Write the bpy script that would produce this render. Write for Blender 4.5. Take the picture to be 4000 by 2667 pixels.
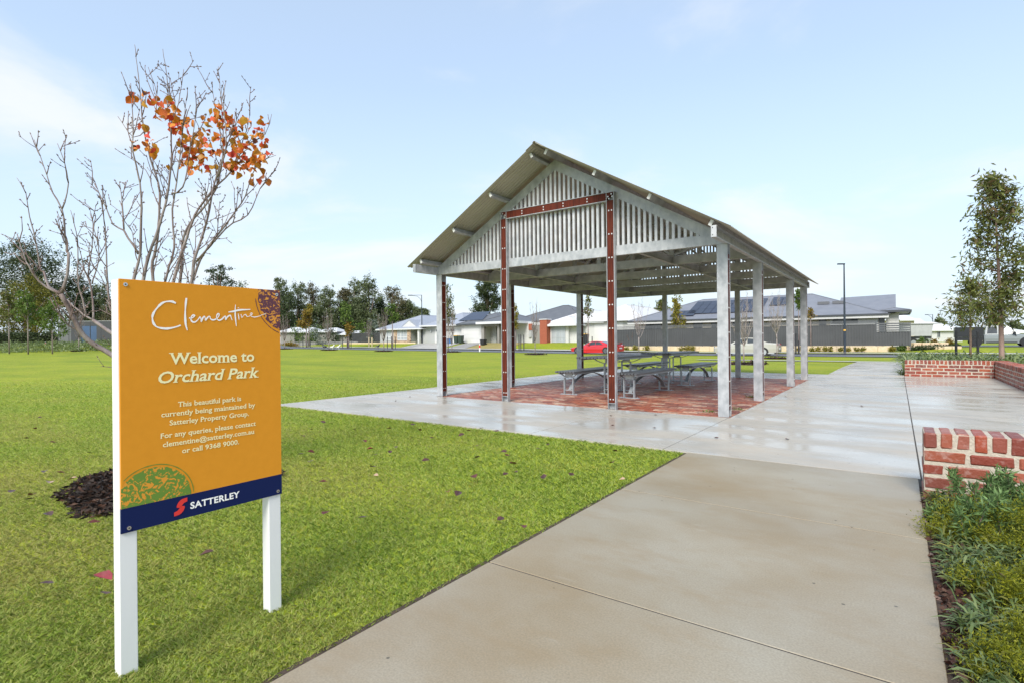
import bpy, bmesh, math, random
import numpy as np
from mathutils import Vector, Matrix
SC = bpy.context.scene
for _o in list(bpy.data.objects): bpy.data.objects.remove(_o)

# ------------------------------------------------------------------ camera, sky, sun, exposure
FPX, HY, ROLL = 2078.2, 1329.8, 0.0094        # focal length and horizon in photo pixels (4000 wide)
cd = bpy.data.cameras.new('camera'); cam = bpy.data.objects.new('camera', cd)
SC.collection.objects.link(cam); SC.camera = cam
cd.sensor_width = 36; cd.lens = 36*FPX/4000; cd.shift_y = -0.0009
cd.clip_start = 0.05; cd.clip_end = 3000
cam.matrix_world = Matrix.Translation((0, 0, 1.1)) @ Matrix.Rotation(math.radians(90), 4, 'X') @ Matrix.Rotation(-ROLL, 4, 'Z')

SUN_EL, SUN_AZ = math.radians(42), math.radians(202)     # azimuth clockwise from +Y: behind and to the left
W = bpy.data.worlds.new('World'); SC.world = W; W.use_nodes = True
nt = W.node_tree; nt.nodes.clear()
def wn(t, **k):
    n = nt.nodes.new(t)
    for a, b in k.items(): setattr(n, a, b)
    return n
wo = wn('ShaderNodeOutputWorld'); bg = wn('ShaderNodeBackground')
sky = wn('ShaderNodeTexSky', sky_type='NISHITA', sun_disc=False, sun_elevation=SUN_EL, sun_rotation=SUN_AZ, altitude=20, air_density=1.0, dust_density=1.2, ozone_density=1.2)
tc = wn('ShaderNodeTexCoord'); sep = wn('ShaderNodeSeparateXYZ'); nt.links.new(tc.outputs['Generated'], sep.inputs[0])
zc = wn('ShaderNodeMath', operation='MAXIMUM'); nt.links.new(sep.outputs['Z'], zc.inputs[0]); zc.inputs[1].default_value = 0.0
za = wn('ShaderNodeMath', operation='ADD'); nt.links.new(zc.outputs[0], za.inputs[0]); za.inputs[1].default_value = 0.22
div = wn('ShaderNodeVectorMath', operation='DIVIDE'); nt.links.new(tc.outputs['Generated'], div.inputs[0])
cmb = wn('ShaderNodeCombineXYZ')
for i in range(3): nt.links.new(za.outputs[0], cmb.inputs[i])
nt.links.new(cmb.outputs[0], div.inputs[1])
mp = wn('ShaderNodeMapping'); nt.links.new(div.outputs[0], mp.inputs['Vector']); mp.inputs['Location'].default_value = (2.0, 5.1, 0.0); mp.inputs['Scale'].default_value = (0.8, 1.0, 1)
nz = wn('ShaderNodeTexNoise'); nt.links.new(mp.outputs[0], nz.inputs['Vector']); nz.inputs['Scale'].default_value = 1.35; nz.inputs['Detail'].default_value = 9; nz.inputs['Roughness'].default_value = 0.56; nz.inputs['Distortion'].default_value = 0.35
cr = wn('ShaderNodeMapRange'); cr.interpolation_type = 'SMOOTHSTEP'; nt.links.new(nz.outputs['Fac'], cr.inputs['Value'])
cr.inputs['From Min'].default_value = 0.47; cr.inputs['From Max'].default_value = 0.70; cr.inputs['To Min'].default_value = 0.0; cr.inputs['To Max'].default_value = 0.8
# thin veil of high cloud, thicker through the longer path near the horizon
hz = wn('ShaderNodeMapRange'); nt.links.new(zc.outputs[0], hz.inputs['Value'])
hz.inputs['From Min'].default_value = 0.0; hz.inputs['From Max'].default_value = 0.42; hz.inputs['To Min'].default_value = 0.90; hz.inputs['To Max'].default_value = 0.50
scl = wn('ShaderNodeVectorMath', operation='SCALE'); nt.links.new(sky.outputs[0], scl.inputs[0]); scl.inputs['Scale'].default_value = 1.12
veil = wn('ShaderNodeMix', data_type='RGBA'); nt.links.new(hz.outputs[0], veil.inputs['Factor']); nt.links.new(scl.outputs[0], veil.inputs[6]); veil.inputs[7].default_value = (2.85, 3.40, 3.95, 1)
mix = wn('ShaderNodeMix', data_type='RGBA'); nt.links.new(cr.outputs[0], mix.inputs['Factor']); nt.links.new(veil.outputs[2], mix.inputs[6]); mix.inputs[7].default_value = (3.75, 3.85, 3.95, 1)
nt.links.new(mix.outputs[2], bg.inputs['Color']); bg.inputs['Strength'].default_value = 0.132
nt.links.new(bg.outputs[0], wo.inputs['Surface'])

sd = bpy.data.lights.new('sun', 'SUN'); sun = bpy.data.objects.new('sun', sd); SC.collection.objects.link(sun)
sd.energy = 2.2; sd.angle = math.radians(24); sd.color = (1.0, 0.955, 0.88)
_sdir = Vector((math.sin(SUN_AZ)*math.cos(SUN_EL), math.cos(SUN_AZ)*math.cos(SUN_EL), math.sin(SUN_EL)))
sun.rotation_euler = (-_sdir).to_track_quat('-Z', 'Y').to_euler(); sun.location = (0, 0, 30)
vs = SC.view_settings; vs.view_transform = 'Standard'; vs.look = 'None'; vs.exposure = 1.0; vs.gamma = 1
SC.render.engine = 'CYCLES'; SC.cycles.max_bounces = 6; SC.cycles.transparent_max_bounces = 6
try: SC.cycles.use_denoising = True
except Exception: pass

# ------------------------------------------------------------------ frame helpers: r runs along the street, a away from it
O = np.array([3.0235, 7.4356]); TH = 0.6268
RV = np.array([math.cos(TH), -math.sin(TH)]); AV = np.array([math.sin(TH), math.cos(TH)])
def XY(r, a): p = O + r*RV + a*AV; return float(p[0]), float(p[1])
def uv(px, py):
    u, v = px-2000, py-HY; c, s = math.cos(ROLL), math.sin(ROLL)
    return u*c-v*s, u*s+v*c
def ra_of(x, y): d = np.array([x, y])-O; return float(d@RV), float(d@AV)
def at_a(px, py, a):                    # where a sight line meets the vertical plane a = const: r, z, depth
    u, v = uv(px, py); d = np.array([u/FPX, 1.0]); Y = (a+O@AV)/(d@AV); return ra_of(*(d*Y))[0], 1.1-v/FPX*Y, Y
def at_r(px, py, r):
    u, v = uv(px, py); d = np.array([u/FPX, 1.0]); Y = (r+O@RV)/(d@RV); return ra_of(*(d*Y))[1], 1.1-v/FPX*Y
def at_Y(px, py, Y):
    u, v = uv(px, py); return u/FPX*Y, Y, 1.1-v/FPX*Y
def sstep(x, a, b):
    t = np.clip((np.asarray(x, float)-a)/(b-a), 0, 1); return t*t*(3-2*t)
def G(r, a):                            # ground height
    r = np.asarray(r, float); a = np.asarray(a, float)
    base = -0.28+0.0088*np.clip(-15-r, 0, 110)
    z = base*sstep(a, 11, 36)
    far = np.where(r < -26, 0.78, np.where(r > -18, 0.12, 0.78+(r+26)/8*(-0.66)))
    z = z+(far-base)*sstep(a, 44.6, 51)
    Y = O[1]-r*0.5865+a*0.8099; X = O[0]+r*0.8099+a*0.5865
    z = z+1.0*sstep(Y, 78.5, 86)*sstep(-X, 36, 44)*(a < 44)
    return z
def gz(x, y): return float(G(*ra_of(x, y)))
def ground_at(px, py, lo=20, hi=260):   # where a sight line meets the terrain
    for Y in np.arange(lo, hi, 0.25):
        x, y, z = at_Y(px, py, Y)
        if z <= gz(x, y): return x, y
    return at_Y(px, py, hi)[:2]

# ------------------------------------------------------------------ object helpers
def link(o): SC.collection.objects.link(o); return o
def thing(name, label, cat, loc=(0, 0, 0), rz=0.0, group=None):
    o = link(bpy.data.objects.new(name, None)); o.location = loc; o.rotation_euler = (0, 0, rz); o.empty_display_size = 0.2
    o['label'] = label; o['category'] = cat
    if group: o['group'] = group
    return o
def tag(o, label=None, cat=None, group=None, kind=None):
    if label: o['label'] = label
    if cat: o['category'] = cat
    if group: o['group'] = group
    if kind: o['kind'] = kind
    return o
def copy_tree(o, parent=None):
    c = o.copy(); SC.collection.objects.link(c)
    if parent is not None: c.parent = parent
    for ch in list(o.children): copy_tree(ch, c)
    return c
def np_mesh(name, V, F):
    V = np.asarray(V, np.float32); F = np.asarray(F, np.int32)
    me = bpy.data.meshes.new(name); me.vertices.add(len(V)); me.vertices.foreach_set('co', V.ravel())
    k = F.shape[1]; me.loops.add(F.size); me.loops.foreach_set('vertex_index', F.ravel())
    me.polygons.add(len(F)); me.polygons.foreach_set('loop_start', np.arange(len(F), dtype=np.int32)*k)
    me.update(calc_edges=True); return me
def obj(name, me, mats, parent=None, smooth=False):
    o = link(bpy.data.objects.new(name, me))
    for m in (mats if isinstance(mats, (list, tuple)) else [mats]): me.materials.append(m)
    if parent is not None: o.parent = parent
    if smooth:
        me.polygons.foreach_set('use_smooth', np.ones(len(me.polygons), bool))
    return o
class MB:
    def __init__(s): s.v = []; s.f = []; s.m = []
    def add(s, vs, fs, mi=0):
        b = len(s.v); s.v += [tuple(map(float, p)) for p in vs]; s.f += [tuple(b+i for i in f) for f in fs]; s.m += [mi]*len(fs); return s
    def box(s, x0, x1, y0, y1, z0, z1, mi=0):
        return s.add([(x0, y0, z0), (x1, y0, z0), (x1, y1, z0), (x0, y1, z0), (x0, y0, z1), (x1, y0, z1), (x1, y1, z1), (x0, y1, z1)],
                     [(0, 3, 2, 1), (4, 5, 6, 7), (0, 1, 5, 4), (1, 2, 6, 5), (2, 3, 7, 6), (3, 0, 4, 7)], mi)
    def cbox(s, x0, x1, y0, y1, z0, z1, c, mi=0):          # box with chamfered edges
        X, Y, Z = (x0, x1), (y0, y1), (z0, z1); b = len(s.v); idx = {}
        vs = []; cx, cy, cz = (x0+x1)/2, (y0+y1)/2, (z0+z1)/2
        hx, hy, hz = (x1-x0)/2, (y1-y0)/2, (z1-z0)/2
        for i in (-1, 1):
            for j in (-1, 1):
                for k in (-1, 1):
                    idx[i, j, k, 0] = len(vs); vs.append((cx+i*hx, cy+j*(hy-c), cz+k*(hz-c)))
                    idx[i, j, k, 1] = len(vs); vs.append((cx+i*(hx-c), cy+j*hy, cz+k*(hz-c)))
                    idx[i, j, k, 2] = len(vs); vs.append((cx+i*(hx-c), cy+j*(hy-c), cz+k*hz))
        q = [(-1, -1), (1, -1), (1, 1), (-1, 1)]; fs = []
        for sgn in (-1, 1):
            o_ = q if sgn > 0 else q[::-1]
            fs.append([idx[sgn, p[0], p[1], 0] for p in o_]); fs.append([idx[p[1], sgn, p[0], 1] for p in o_]); fs.append([idx[p[0], p[1], sgn, 2] for p in o_])
        for j in (-1, 1):
            for k in (-1, 1):
                fs.append([idx[-1, j, k, 1], idx[1, j, k, 1], idx[1, j, k, 2], idx[-1, j, k, 2]])
                fs.append([idx[j, -1, k, 0], idx[j, 1, k, 0], idx[j, 1, k, 2], idx[j, -1, k, 2]])
                fs.append([idx[j, k, -1, 0], idx[j, k, 1, 0], idx[j, k, 1, 1], idx[j, k, -1, 1]])
        for i in (-1, 1):
            for j in (-1, 1):
                for k in (-1, 1): fs.append([idx[i, j, k, 0], idx[i, j, k, 1], idx[i, j, k, 2]])
        return s.add(vs, fs, mi)
    def beam(s, p, q, w, h, up=(0, 0, 1), mi=0):            # rectangular bar from p to q
        p, q = Vector(p), Vector(q); d = (q-p).normalized(); x = d.cross(Vector(up))
        if x.length < 1e-4: x = d.cross(Vector((1, 0, 0)))
        x.normalize(); y = x.cross(d); x *= w/2; y *= h/2
        vs = [e+sx*x+sy*y for e in (p, q) for sx, sy in ((-1, -1), (1, -1), (1, 1), (-1, 1))]
        return s.add(vs, [(3, 2, 1, 0), (4, 5, 6, 7), (0, 1, 5, 4), (1, 2, 6, 5), (2, 3, 7, 6), (3, 0, 4, 7)], mi)
    def tube(s, pts, rad, n=8, mi=0, cap=True):
        pts = [Vector(p) for p in pts]; N = len(pts)
        if not hasattr(rad, '__len__'): rad = [rad]*N
        vs = []; up = None
        for i, p in enumerate(pts):
            d = (pts[min(i+1, N-1)]-pts[max(i-1, 0)]); d = d.normalized() if d.length > 1e-9 else Vector((0, 0, 1))
            if up is None:
                up = d.cross(Vector((0.3, 0.9, 0.2)));
                if up.length < 1e-3: up = d.cross(Vector((1, 0, 0)))
            else: up = up-d*up.dot(d)
            up.normalize(); w = d.cross(up)
            for k in range(n):
                t = 2*math.pi*k/n; vs.append(p+(up*math.cos(t)+w*math.sin(t))*rad[i])
        fs = [(i*n+k, i*n+(k+1) % n, (i+1)*n+(k+1) % n, (i+1)*n+k) for i in range(N-1) for k in range(n)]
        if cap: fs += [tuple(range(n-1, -1, -1)), tuple(range((N-1)*n, N*n))]
        return s.add(vs, fs, mi)
    def disc(s, c, nrm, r, h, n=12, mi=0): c = Vector(c); nrm = Vector(nrm).normalized(); return s.tube([c, c+nrm*h], r, n, mi)
    def prism(s, poly, y0, y1, mi=0):                        # polygon in (x, z) swept along y
        n = len(poly); vs = [(x, y0, z) for x, z in poly]+[(x, y1, z) for x, z in poly]
        return s.add(vs, [tuple(range(n-1, -1, -1)), tuple(range(n, 2*n))]+[(i, (i+1) % n, n+(i+1) % n, n+i) for i in range(n)], mi)
    def poly3(s, pts, mi=0): return s.add(pts, [tuple(range(len(pts)))], mi)
    def slab(s, pts, t, mi=0):                               # planar polygon thickened downwards by t
        n = len(pts); vs = list(pts)+[(x, y, z-t) for x, y, z in pts]
        return s.add(vs, [tuple(range(n)), tuple(range(2*n-1, n-1, -1))]+[(i, i+n, (i+1) % n+n, (i+1) % n) for i in range(n)], mi)
    def build(s, name, mats, parent=None, smooth=False, fix=True):
        me = bpy.data.meshes.new(name); me.from_pydata(s.v, [], s.f)
        for i, m in enumerate(s.m): me.polygons[i].material_index = m
        if fix:
            bm = bmesh.new(); bm.from_mesh(me); bmesh.ops.recalc_face_normals(bm, faces=bm.faces); bm.to_mesh(me); bm.free()
        me.update(); return obj(name, me, mats, parent, smooth)

# ------------------------------------------------------------------ materials
MATS = {}
def mat(name, c1, c2=None, rough=0.6, metal=0.0, scale=6.0, detail=5.0, bump=0.0, bscale=None, stretch=(1, 1, 1), lo=0.35, hi=0.65, spec=0.5, rough2=None, coat=0.0, coord='Object', trans=0.0, island=None, bdist=0.01):
    m = bpy.data.materials.new(name); m.use_nodes = True; t = m.node_tree; b = t.nodes['Principled BSDF']
    b.inputs['Roughness'].default_value = rough; b.inputs['Metallic'].default_value = metal; b.inputs['Specular IOR Level'].default_value = spec
    if coat: b.inputs['Coat Weight'].default_value = coat; b.inputs['Coat Roughness'].default_value = 0.08
    b.inputs['Base Color'].default_value = (*c1, 1)
    if c2 is not None or bump:
        co = t.nodes.new('ShaderNodeTexCoord'); mp = t.nodes.new('ShaderNodeMapping'); t.links.new(co.outputs[coord], mp.inputs[0]); mp.inputs['Scale'].default_value = stretch
    if c2 is not None:
        n = t.nodes.new('ShaderNodeTexNoise'); n.inputs['Scale'].default_value = scale; n.inputs['Detail'].default_value = detail; n.inputs['Roughness'].default_value = 0.6
        t.links.new(mp.outputs[0], n.inputs['Vector'])
        mr = t.nodes.new('ShaderNodeMapRange'); mr.inputs['From Min'].default_value = lo; mr.inputs['From Max'].default_value = hi; t.links.new(n.outputs['Fac'], mr.inputs['Value'])
        mx = t.nodes.new('ShaderNodeMix'); mx.data_type = 'RGBA'; mx.inputs[6].default_value = (*c1, 1); mx.inputs[7].default_value = (*c2, 1)
        t.links.new(mr.outputs[0], mx.inputs['Factor']); t.links.new(mx.outputs[2], b.inputs['Base Color'])
        if rough2 is not None:
            r_ = t.nodes.new('ShaderNodeMapRange'); r_.inputs['To Min'].default_value = rough; r_.inputs['To Max'].default_value = rough2
            t.links.new(mr.outputs[0], r_.inputs['Value']); t.links.new(r_.outputs[0], b.inputs['Roughness'])
    if bump:
        n2 = t.nodes.new('ShaderNodeTexNoise'); n2.inputs['Scale'].default_value = bscale or scale*6; n2.inputs['Detail'].default_value = 4; t.links.new(mp.outputs[0], n2.inputs['Vector'])
        bp = t.nodes.new('ShaderNodeBump'); bp.inputs['Strength'].default_value = bump; bp.inputs['Distance'].default_value = bdist; t.links.new(n2.outputs['Fac'], bp.inputs['Height']); t.links.new(bp.outputs[0], b.inputs['Normal'])
    MATS[name] = m; return m
def leafmat(name, cols, trans=0.35, rough=0.55, spec=0.3):
    m = bpy.data.materials.new(name); m.use_nodes = True; t = m.node_tree; b = t.nodes['Principled BSDF']
    g = t.nodes.new('ShaderNodeNewGeometry'); rp = t.nodes.new('ShaderNodeValToRGB'); t.links.new(g.outputs['Random Per Island'], rp.inputs[0])
    e = rp.color_ramp.elements
    while len(e) < len(cols): e.new(0.5)
    for i, c in enumerate(cols): e[i].position = i/(len(cols)-1); e[i].color = (*c, 1)
    t.links.new(rp.outputs[0], b.inputs['Base Color']); b.inputs['Roughness'].default_value = rough; b.inputs['Specular IOR Level'].default_value = spec
    tr = t.nodes.new('ShaderNodeBsdfTranslucent'); t.links.new(rp.outputs[0], tr.inputs['Color'])
    mx = t.nodes.new('ShaderNodeMixShader'); mx.inputs[0].default_value = trans
    t.links.new(b.outputs[0], mx.inputs[1]); t.links.new(tr.outputs[0], mx.inputs[2]); t.links.new(mx.outputs[0], t.nodes['Material Output'].inputs[0])
    MATS[name] = m; return m
def ring_in(m, coordscale):  # wave bump for corrugated sheet seen far away
    t = m.node_tree; b = t.nodes['Principled BSDF']; co = t.nodes.new('ShaderNodeTexCoord'); w = t.nodes.new('ShaderNodeTexWave')
    w.inputs['Scale'].default_value = coordscale; t.links.new(co.outputs['Object'], w.inputs['Vector'])
    bp = t.nodes.new('ShaderNodeBump'); bp.inputs['Strength'].default_value = 0.5; bp.inputs['Distance'].default_value = 0.03
    t.links.new(w.outputs['Fac'], bp.inputs['Height']); t.links.new(bp.outputs[0], b.inputs['Normal']); return m

galv = mat('galvanised_steel', (0.31, 0.325, 0.34), (0.49, 0.50, 0.515), 0.42, 0.25, scale=9, detail=8, rough2=0.55, bump=0.04, stretch=(1, 1, 0.7))
galvd = mat('galvanised_section', (0.33, 0.345, 0.36), (0.50, 0.51, 0.525), 0.45, 0.35, scale=7, detail=8, rough2=0.55)
slatm = mat('galvanised_slat', (0.44, 0.45, 0.47), (0.62, 0.62, 0.63), 0.45, 0.25, scale=6, detail=7)
whitecap = mat('pale_end_cap', (0.75, 0.75, 0.73), (0.62, 0.62, 0.6), 0.5)
timber = mat('jarrah_stained_board', (0.135, 0.025, 0.011), (0.055, 0.011, 0.006), 0.6, scale=7, detail=9, stretch=(9, 9, 0.55), bump=0.15, bscale=40, spec=.2)
roofm = mat('roof_sheet_colour', (0.43, 0.41, 0.335), (0.385, 0.365, 0.295), 0.5, scale=2)
boltm = mat('bolt_washer', (0.72, 0.71, 0.69), (0.6, 0.58, 0.56), 0.35, 0.4, scale=60)
holem = mat('dark_hole', (0.03, 0.03, 0.03), None, 0.8)
white = mat('white_paint', (0.80, 0.80, 0.79), (0.74, 0.74, 0.72), 0.4, scale=5, stretch=(1, 1, .4))
screwm = mat('screw_metal', (0.55, 0.55, 0.55), None, 0.25, 0.9)
slatgrey = mat('dark_grey_slat', (0.085, 0.09, 0.10), (0.12, 0.125, 0.135), 0.4, scale=14, stretch=(6, 1, 6))
benchm = mat('bench_aluminium', (0.36, 0.40, 0.42), (0.44, 0.47, 0.49), 0.42, 0.5, scale=8)
tyre = mat('tyre_rubber', (0.015, 0.015, 0.016), None, 0.75)
rimm = mat('alloy_rim', (0.5, 0.5, 0.52), None, 0.3, 0.8)
glass = mat('window_glass', (0.03, 0.038, 0.045), (0.06, 0.07, 0.08), 0.06, scale=0.8)
blind = mat('window_with_blind', (0.30, 0.33, 0.36), (0.42, 0.45, 0.48), 0.12, scale=1.2, stretch=(3, 1, .2))
blackm = mat('black_paint', (0.018, 0.02, 0.024), None, 0.35)
bark_w = mat('pale_bark', (0.30, 0.26, 0.245), (0.15, 0.10, 0.09), 0.75, scale=11, detail=8, bump=0.3, bscale=40, stretch=(1, 1, .35))
bark_t = mat('twig_bark', (0.13, 0.085, 0.075), (0.24, 0.17, 0.155), 0.7, scale=30)
bark_b = mat('brown_bark', (0.12, 0.075, 0.055), (0.25, 0.18, 0.15), 0.8, scale=14, bump=0.3, stretch=(1, 1, .3))
bark_e = mat('gum_bark', (0.30, 0.20, 0.16), (0.17, 0.115, 0.095), 0.75, scale=8, stretch=(1, 1, .25), bump=0.25, bscale=30)
bark_s = mat('birch_bark', (0.34, 0.29, 0.27), (0.19, 0.14, 0.125), 0.7, scale=9, lo=.5, hi=.72)
mulchm = leafmat('mulch_chips', [(0.008, 0.006, 0.005), (0.03, 0.017, 0.011), (0.012, 0.009, 0.008), (0.085, 0.038, 0.02)], 0.0, 0.6)
soil = mat('dark_soil', (0.035, 0.024, 0.017), (0.075, 0.05, 0.035), 0.9, scale=18, bump=0.6, bscale=60)
stakem = mat('black_stake', (0.02, 0.02, 0.022), (0.04, 0.04, 0.045), 0.7)
limestone = mat('limestone_block', (0.56, 0.43, 0.27), (0.66, 0.54, 0.38), 0.85, scale=3, bump=0.3, bscale=25)
L_pear = leafmat('autumn_pear_leaf', [(0.50, 0.045, 0.03), (0.66, 0.16, 0.02), (0.70, 0.30, 0.03), (0.64, 0.07, 0.05), (0.50, 0.28, 0.035), (0.60, 0.20, 0.02), (0.10, 0.025, 0.016)], 0.3, 0.4)
L_fallen = leafmat('fallen_leaf_brown', [(0.06, 0.022, 0.022), (0.13, 0.035, 0.03), (0.05, 0.03, 0.03)], 0.1, 0.45)
L_fallen_r = mat('fallen_leaf_red', (0.30, 0.035, 0.05), (0.16, 0.03, 0.03), 0.45, scale=30)
L_fallen_p = mat('fallen_leaf_pale', (0.42, 0.30, 0.20), (0.32, 0.2, 0.13), 0.5, scale=30)
L_fallen_d = mat('fallen_leaf_dark', (0.045, 0.022, 0.018), (0.10, 0.038, 0.032), 0.4, scale=30)
L_gum = leafmat('gum_leaf', [(0.06, 0.085, 0.022), (0.14, 0.165, 0.035), (0.21, 0.215, 0.06), (0.09, 0.115, 0.03), (0.18, 0.11, 0.06)], 0.3)
L_dark = leafmat('dark_leaf', [(0.022, 0.034, 0.014), (0.05, 0.073, 0.027), (0.088, 0.115, 0.047), (0.033, 0.048, 0.02)], 0.25)
L_euc = leafmat('grey_green_leaf', [(0.06, 0.082, 0.038), (0.13, 0.165, 0.072), (0.205, 0.235, 0.115), (0.095, 0.12, 0.058)], 0.35)
L_rust = leafmat('rusty_green_leaf', [(0.075, 0.075, 0.038), (0.15, 0.14, 0.07), (0.20, 0.175, 0.095)], 0.3)
L_olive = leafmat('olive_gold_leaf', [(0.06, 0.065, 0.008), (0.15, 0.145, 0.016), (0.22, 0.195, 0.03)], 0.28)
L_green = leafmat('fresh_green_leaf', [(0.05, 0.095, 0.018), (0.12, 0.19, 0.035), (0.18, 0.25, 0.055)], 0.35)
L_yel = leafmat('yellow_green_leaf', [(0.13, 0.14, 0.02), (0.26, 0.24, 0.03), (0.34, 0.30, 0.05), (0.24, 0.15, 0.03)], 0.35)
L_auto = leafmat('autumn_gold_leaf', [(0.16, 0.10, 0.02), (0.30, 0.19, 0.03), (0.18, 0.17, 0.03)], 0.35)
L_silver = leafmat('silver_leaf', [(0.12, 0.15, 0.12), (0.22, 0.25, 0.21)], 0.2)
L_strap = leafmat('strap_leaf', [(0.06, 0.095, 0.025), (0.15, 0.20, 0.06), (0.26, 0.31, 0.13), (0.10, 0.15, 0.035)], 0.25, 0.35, 0.5)
L_fine = leafmat('fine_yellow_foliage', [(0.06, 0.085, 0.006), (0.18, 0.195, 0.010), (0.29, 0.29, 0.02), (0.11, 0.14, 0.012)], 0.3)
L_sprig = leafmat('needle_foliage', [(0.045, 0.085, 0.03), (0.12, 0.20, 0.065), (0.2, 0.32, 0.11)], 0.3)
L_litter = leafmat('leaf_litter', [(0.025, 0.014, 0.012), (0.08, 0.032, 0.024), (0.16, 0.095, 0.07), (0.04, 0.026, 0.022), (0.10, 0.06, 0.045)], 0.08, 0.4)

# ------------------------------------------------------------------ ground: lawn, slabs, paths, road
rng = np.random.default_rng(7); random.seed(7)
def concrete(name, c1, c2, r1, r2, stain=None, nscale=0.9, streak=3.0, bump=0.12, rs=0.6, rlo=.42, rhi=.6):
    m = mat(name, c1, c2, r1, scale=nscale, detail=10, lo=.36, hi=.64); t = m.node_tree; b = t.nodes['Principled BSDF']
    co = t.nodes.new('ShaderNodeTexCoord')
    mp = t.nodes.new('ShaderNodeMapping'); mp.inputs['Scale'].default_value = (1, streak, 1); t.links.new(co.outputs['Object'], mp.inputs[0])
    n = t.nodes.new('ShaderNodeTexNoise'); n.inputs['Scale'].default_value = rs; n.inputs['Detail'].default_value = 6; t.links.new(mp.outputs[0], n.inputs['Vector'])
    r_ = t.nodes.new('ShaderNodeMapRange'); r_.inputs['From Min'].default_value = rlo; r_.inputs['From Max'].default_value = rhi; r_.inputs['To Min'].default_value = r1; r_.inputs['To Max'].default_value = r2
    t.links.new(n.outputs['Fac'], r_.inputs['Value']); t.links.new(r_.outputs[0], b.inputs['Roughness'])
    # fine speckle and pits, then rusty stains
    n2 = t.nodes.new('ShaderNodeTexNoise'); n2.inputs['Scale'].default_value = 130; n2.inputs['Detail'].default_value = 4; t.links.new(co.outputs['Object'], n2.inputs['Vector'])
    src = b.inputs['Base Color'].links[0].from_socket
    mr = t.nodes.new('ShaderNodeMapRange'); mr.inputs['From Min'].default_value = .35; mr.inputs['From Max'].default_value = .65; mr.inputs['To Min'].default_value = .86; mr.inputs['To Max'].default_value = 1.08; t.links.new(n2.outputs['Fac'], mr.inputs['Value'])
    mu = t.nodes.new('ShaderNodeVectorMath'); mu.operation = 'SCALE'; t.links.new(src, mu.inputs[0]); t.links.new(mr.outputs[0], mu.inputs['Scale']); last = mu.outputs[0]
    if stain:
        n3 = t.nodes.new('ShaderNodeTexNoise'); n3.inputs['Scale'].default_value = 1.7; n3.inputs['Detail'].default_value = 7; n3.inputs['Roughness'].default_value = .7
        m3 = t.nodes.new('ShaderNodeMapping'); m3.inputs['Scale'].default_value = (1, 2.2, 1); m3.inputs['Location'].default_value = (3, 1, 0); t.links.new(co.outputs['Object'], m3.inputs[0]); t.links.new(m3.outputs[0], n3.inputs['Vector'])
        r3 = t.nodes.new('ShaderNodeMapRange'); r3.inputs['From Min'].default_value = .5; r3.inputs['From Max'].default_value = .78; r3.inputs['To Max'].default_value = .75; t.links.new(n3.outputs['Fac'], r3.inputs['Value'])
        mx = t.nodes.new('ShaderNodeMix'); mx.data_type = 'RGBA'; mx.inputs[7].default_value = (*stain, 1); t.links.new(r3.outputs[0], mx.inputs['Factor']); t.links.new(last, mx.inputs[6]); last = mx.outputs[2]
    # pale scuffs dragged along the slab and a few dark specks
    n6 = t.nodes.new('ShaderNodeTexNoise'); n6.inputs['Scale'].default_value = 5; n6.inputs['Detail'].default_value = 10; n6.inputs['Roughness'].default_value = .78; m6 = t.nodes.new('ShaderNodeMapping'); m6.inputs['Scale'].default_value = (.45, 1.4, 1); m6.inputs['Rotation'].default_value = (0, 0, .7); t.links.new(co.outputs['Object'], m6.inputs[0]); t.links.new(m6.outputs[0], n6.inputs['Vector'])
    r6 = t.nodes.new('ShaderNodeMapRange'); r6.inputs['From Min'].default_value = .60; r6.inputs['From Max'].default_value = .74; r6.inputs['To Max'].default_value = .55; t.links.new(n6.outputs['Fac'], r6.inputs['Value'])
    x6 = t.nodes.new('ShaderNodeMix'); x6.data_type = 'RGBA'; x6.inputs[7].default_value = (.42, .395, .34, 1); t.links.new(r6.outputs[0], x6.inputs['Factor']); t.links.new(last, x6.inputs[6]); last = x6.outputs[2]
    v6 = t.nodes.new('ShaderNodeTexVoronoi'); v6.inputs['Scale'].default_value = 6.5; t.links.new(co.outputs['Object'], v6.inputs['Vector'])
    q6 = t.nodes.new('ShaderNodeMapRange'); q6.inputs['From Min'].default_value = .035; q6.inputs['From Max'].default_value = .055; q6.inputs['To Min'].default_value = .35; q6.inputs['To Max'].default_value = 1; t.links.new(v6.outputs['Distance'], q6.inputs['Value'])
    u6 = t.nodes.new('ShaderNodeVectorMath'); u6.operation = 'SCALE'; t.links.new(last, u6.inputs[0]); t.links.new(q6.outputs[0], u6.inputs['Scale']); last = u6.outputs[0]
    t.links.new(last, b.inputs['Base Color'])
    mpb = t.nodes.new('ShaderNodeMapping'); mpb.inputs['Scale'].default_value = (4, 60, 1); t.links.new(co.outputs['Object'], mpb.inputs[0])
    nb = t.nodes.new('ShaderNodeTexNoise'); nb.inputs['Scale'].default_value = 1.5; nb.inputs['Detail'].default_value = 3; t.links.new(mpb.outputs[0], nb.inputs['Vector'])
    bp = t.nodes.new('ShaderNodeBump'); bp.inputs['Strength'].default_value = bump; bp.inputs['Distance'].default_value = 0.004; t.links.new(nb.outputs['Fac'], bp.inputs['Height']); t.links.new(bp.outputs[0], b.inputs['Normal'])
    return m
wetc = concrete('wet_pale_concrete', (0.46, 0.425, 0.365), (0.365, 0.34, 0.295), 0.15, 0.52, (0.43, 0.36, 0.28), streak=3.0, bump=0.06)
pathc = concrete('tan_concrete', (0.268, 0.214, 0.137), (0.325, 0.294, 0.23), 0.42, 0.7, (0.25, 0.182, 0.10), nscale=0.85, bump=0.035, streak=2)
farc = mat('far_concrete', (0.42, 0.41, 0.38), (0.36, 0.345, 0.315), 0.6, scale=.5)
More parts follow.
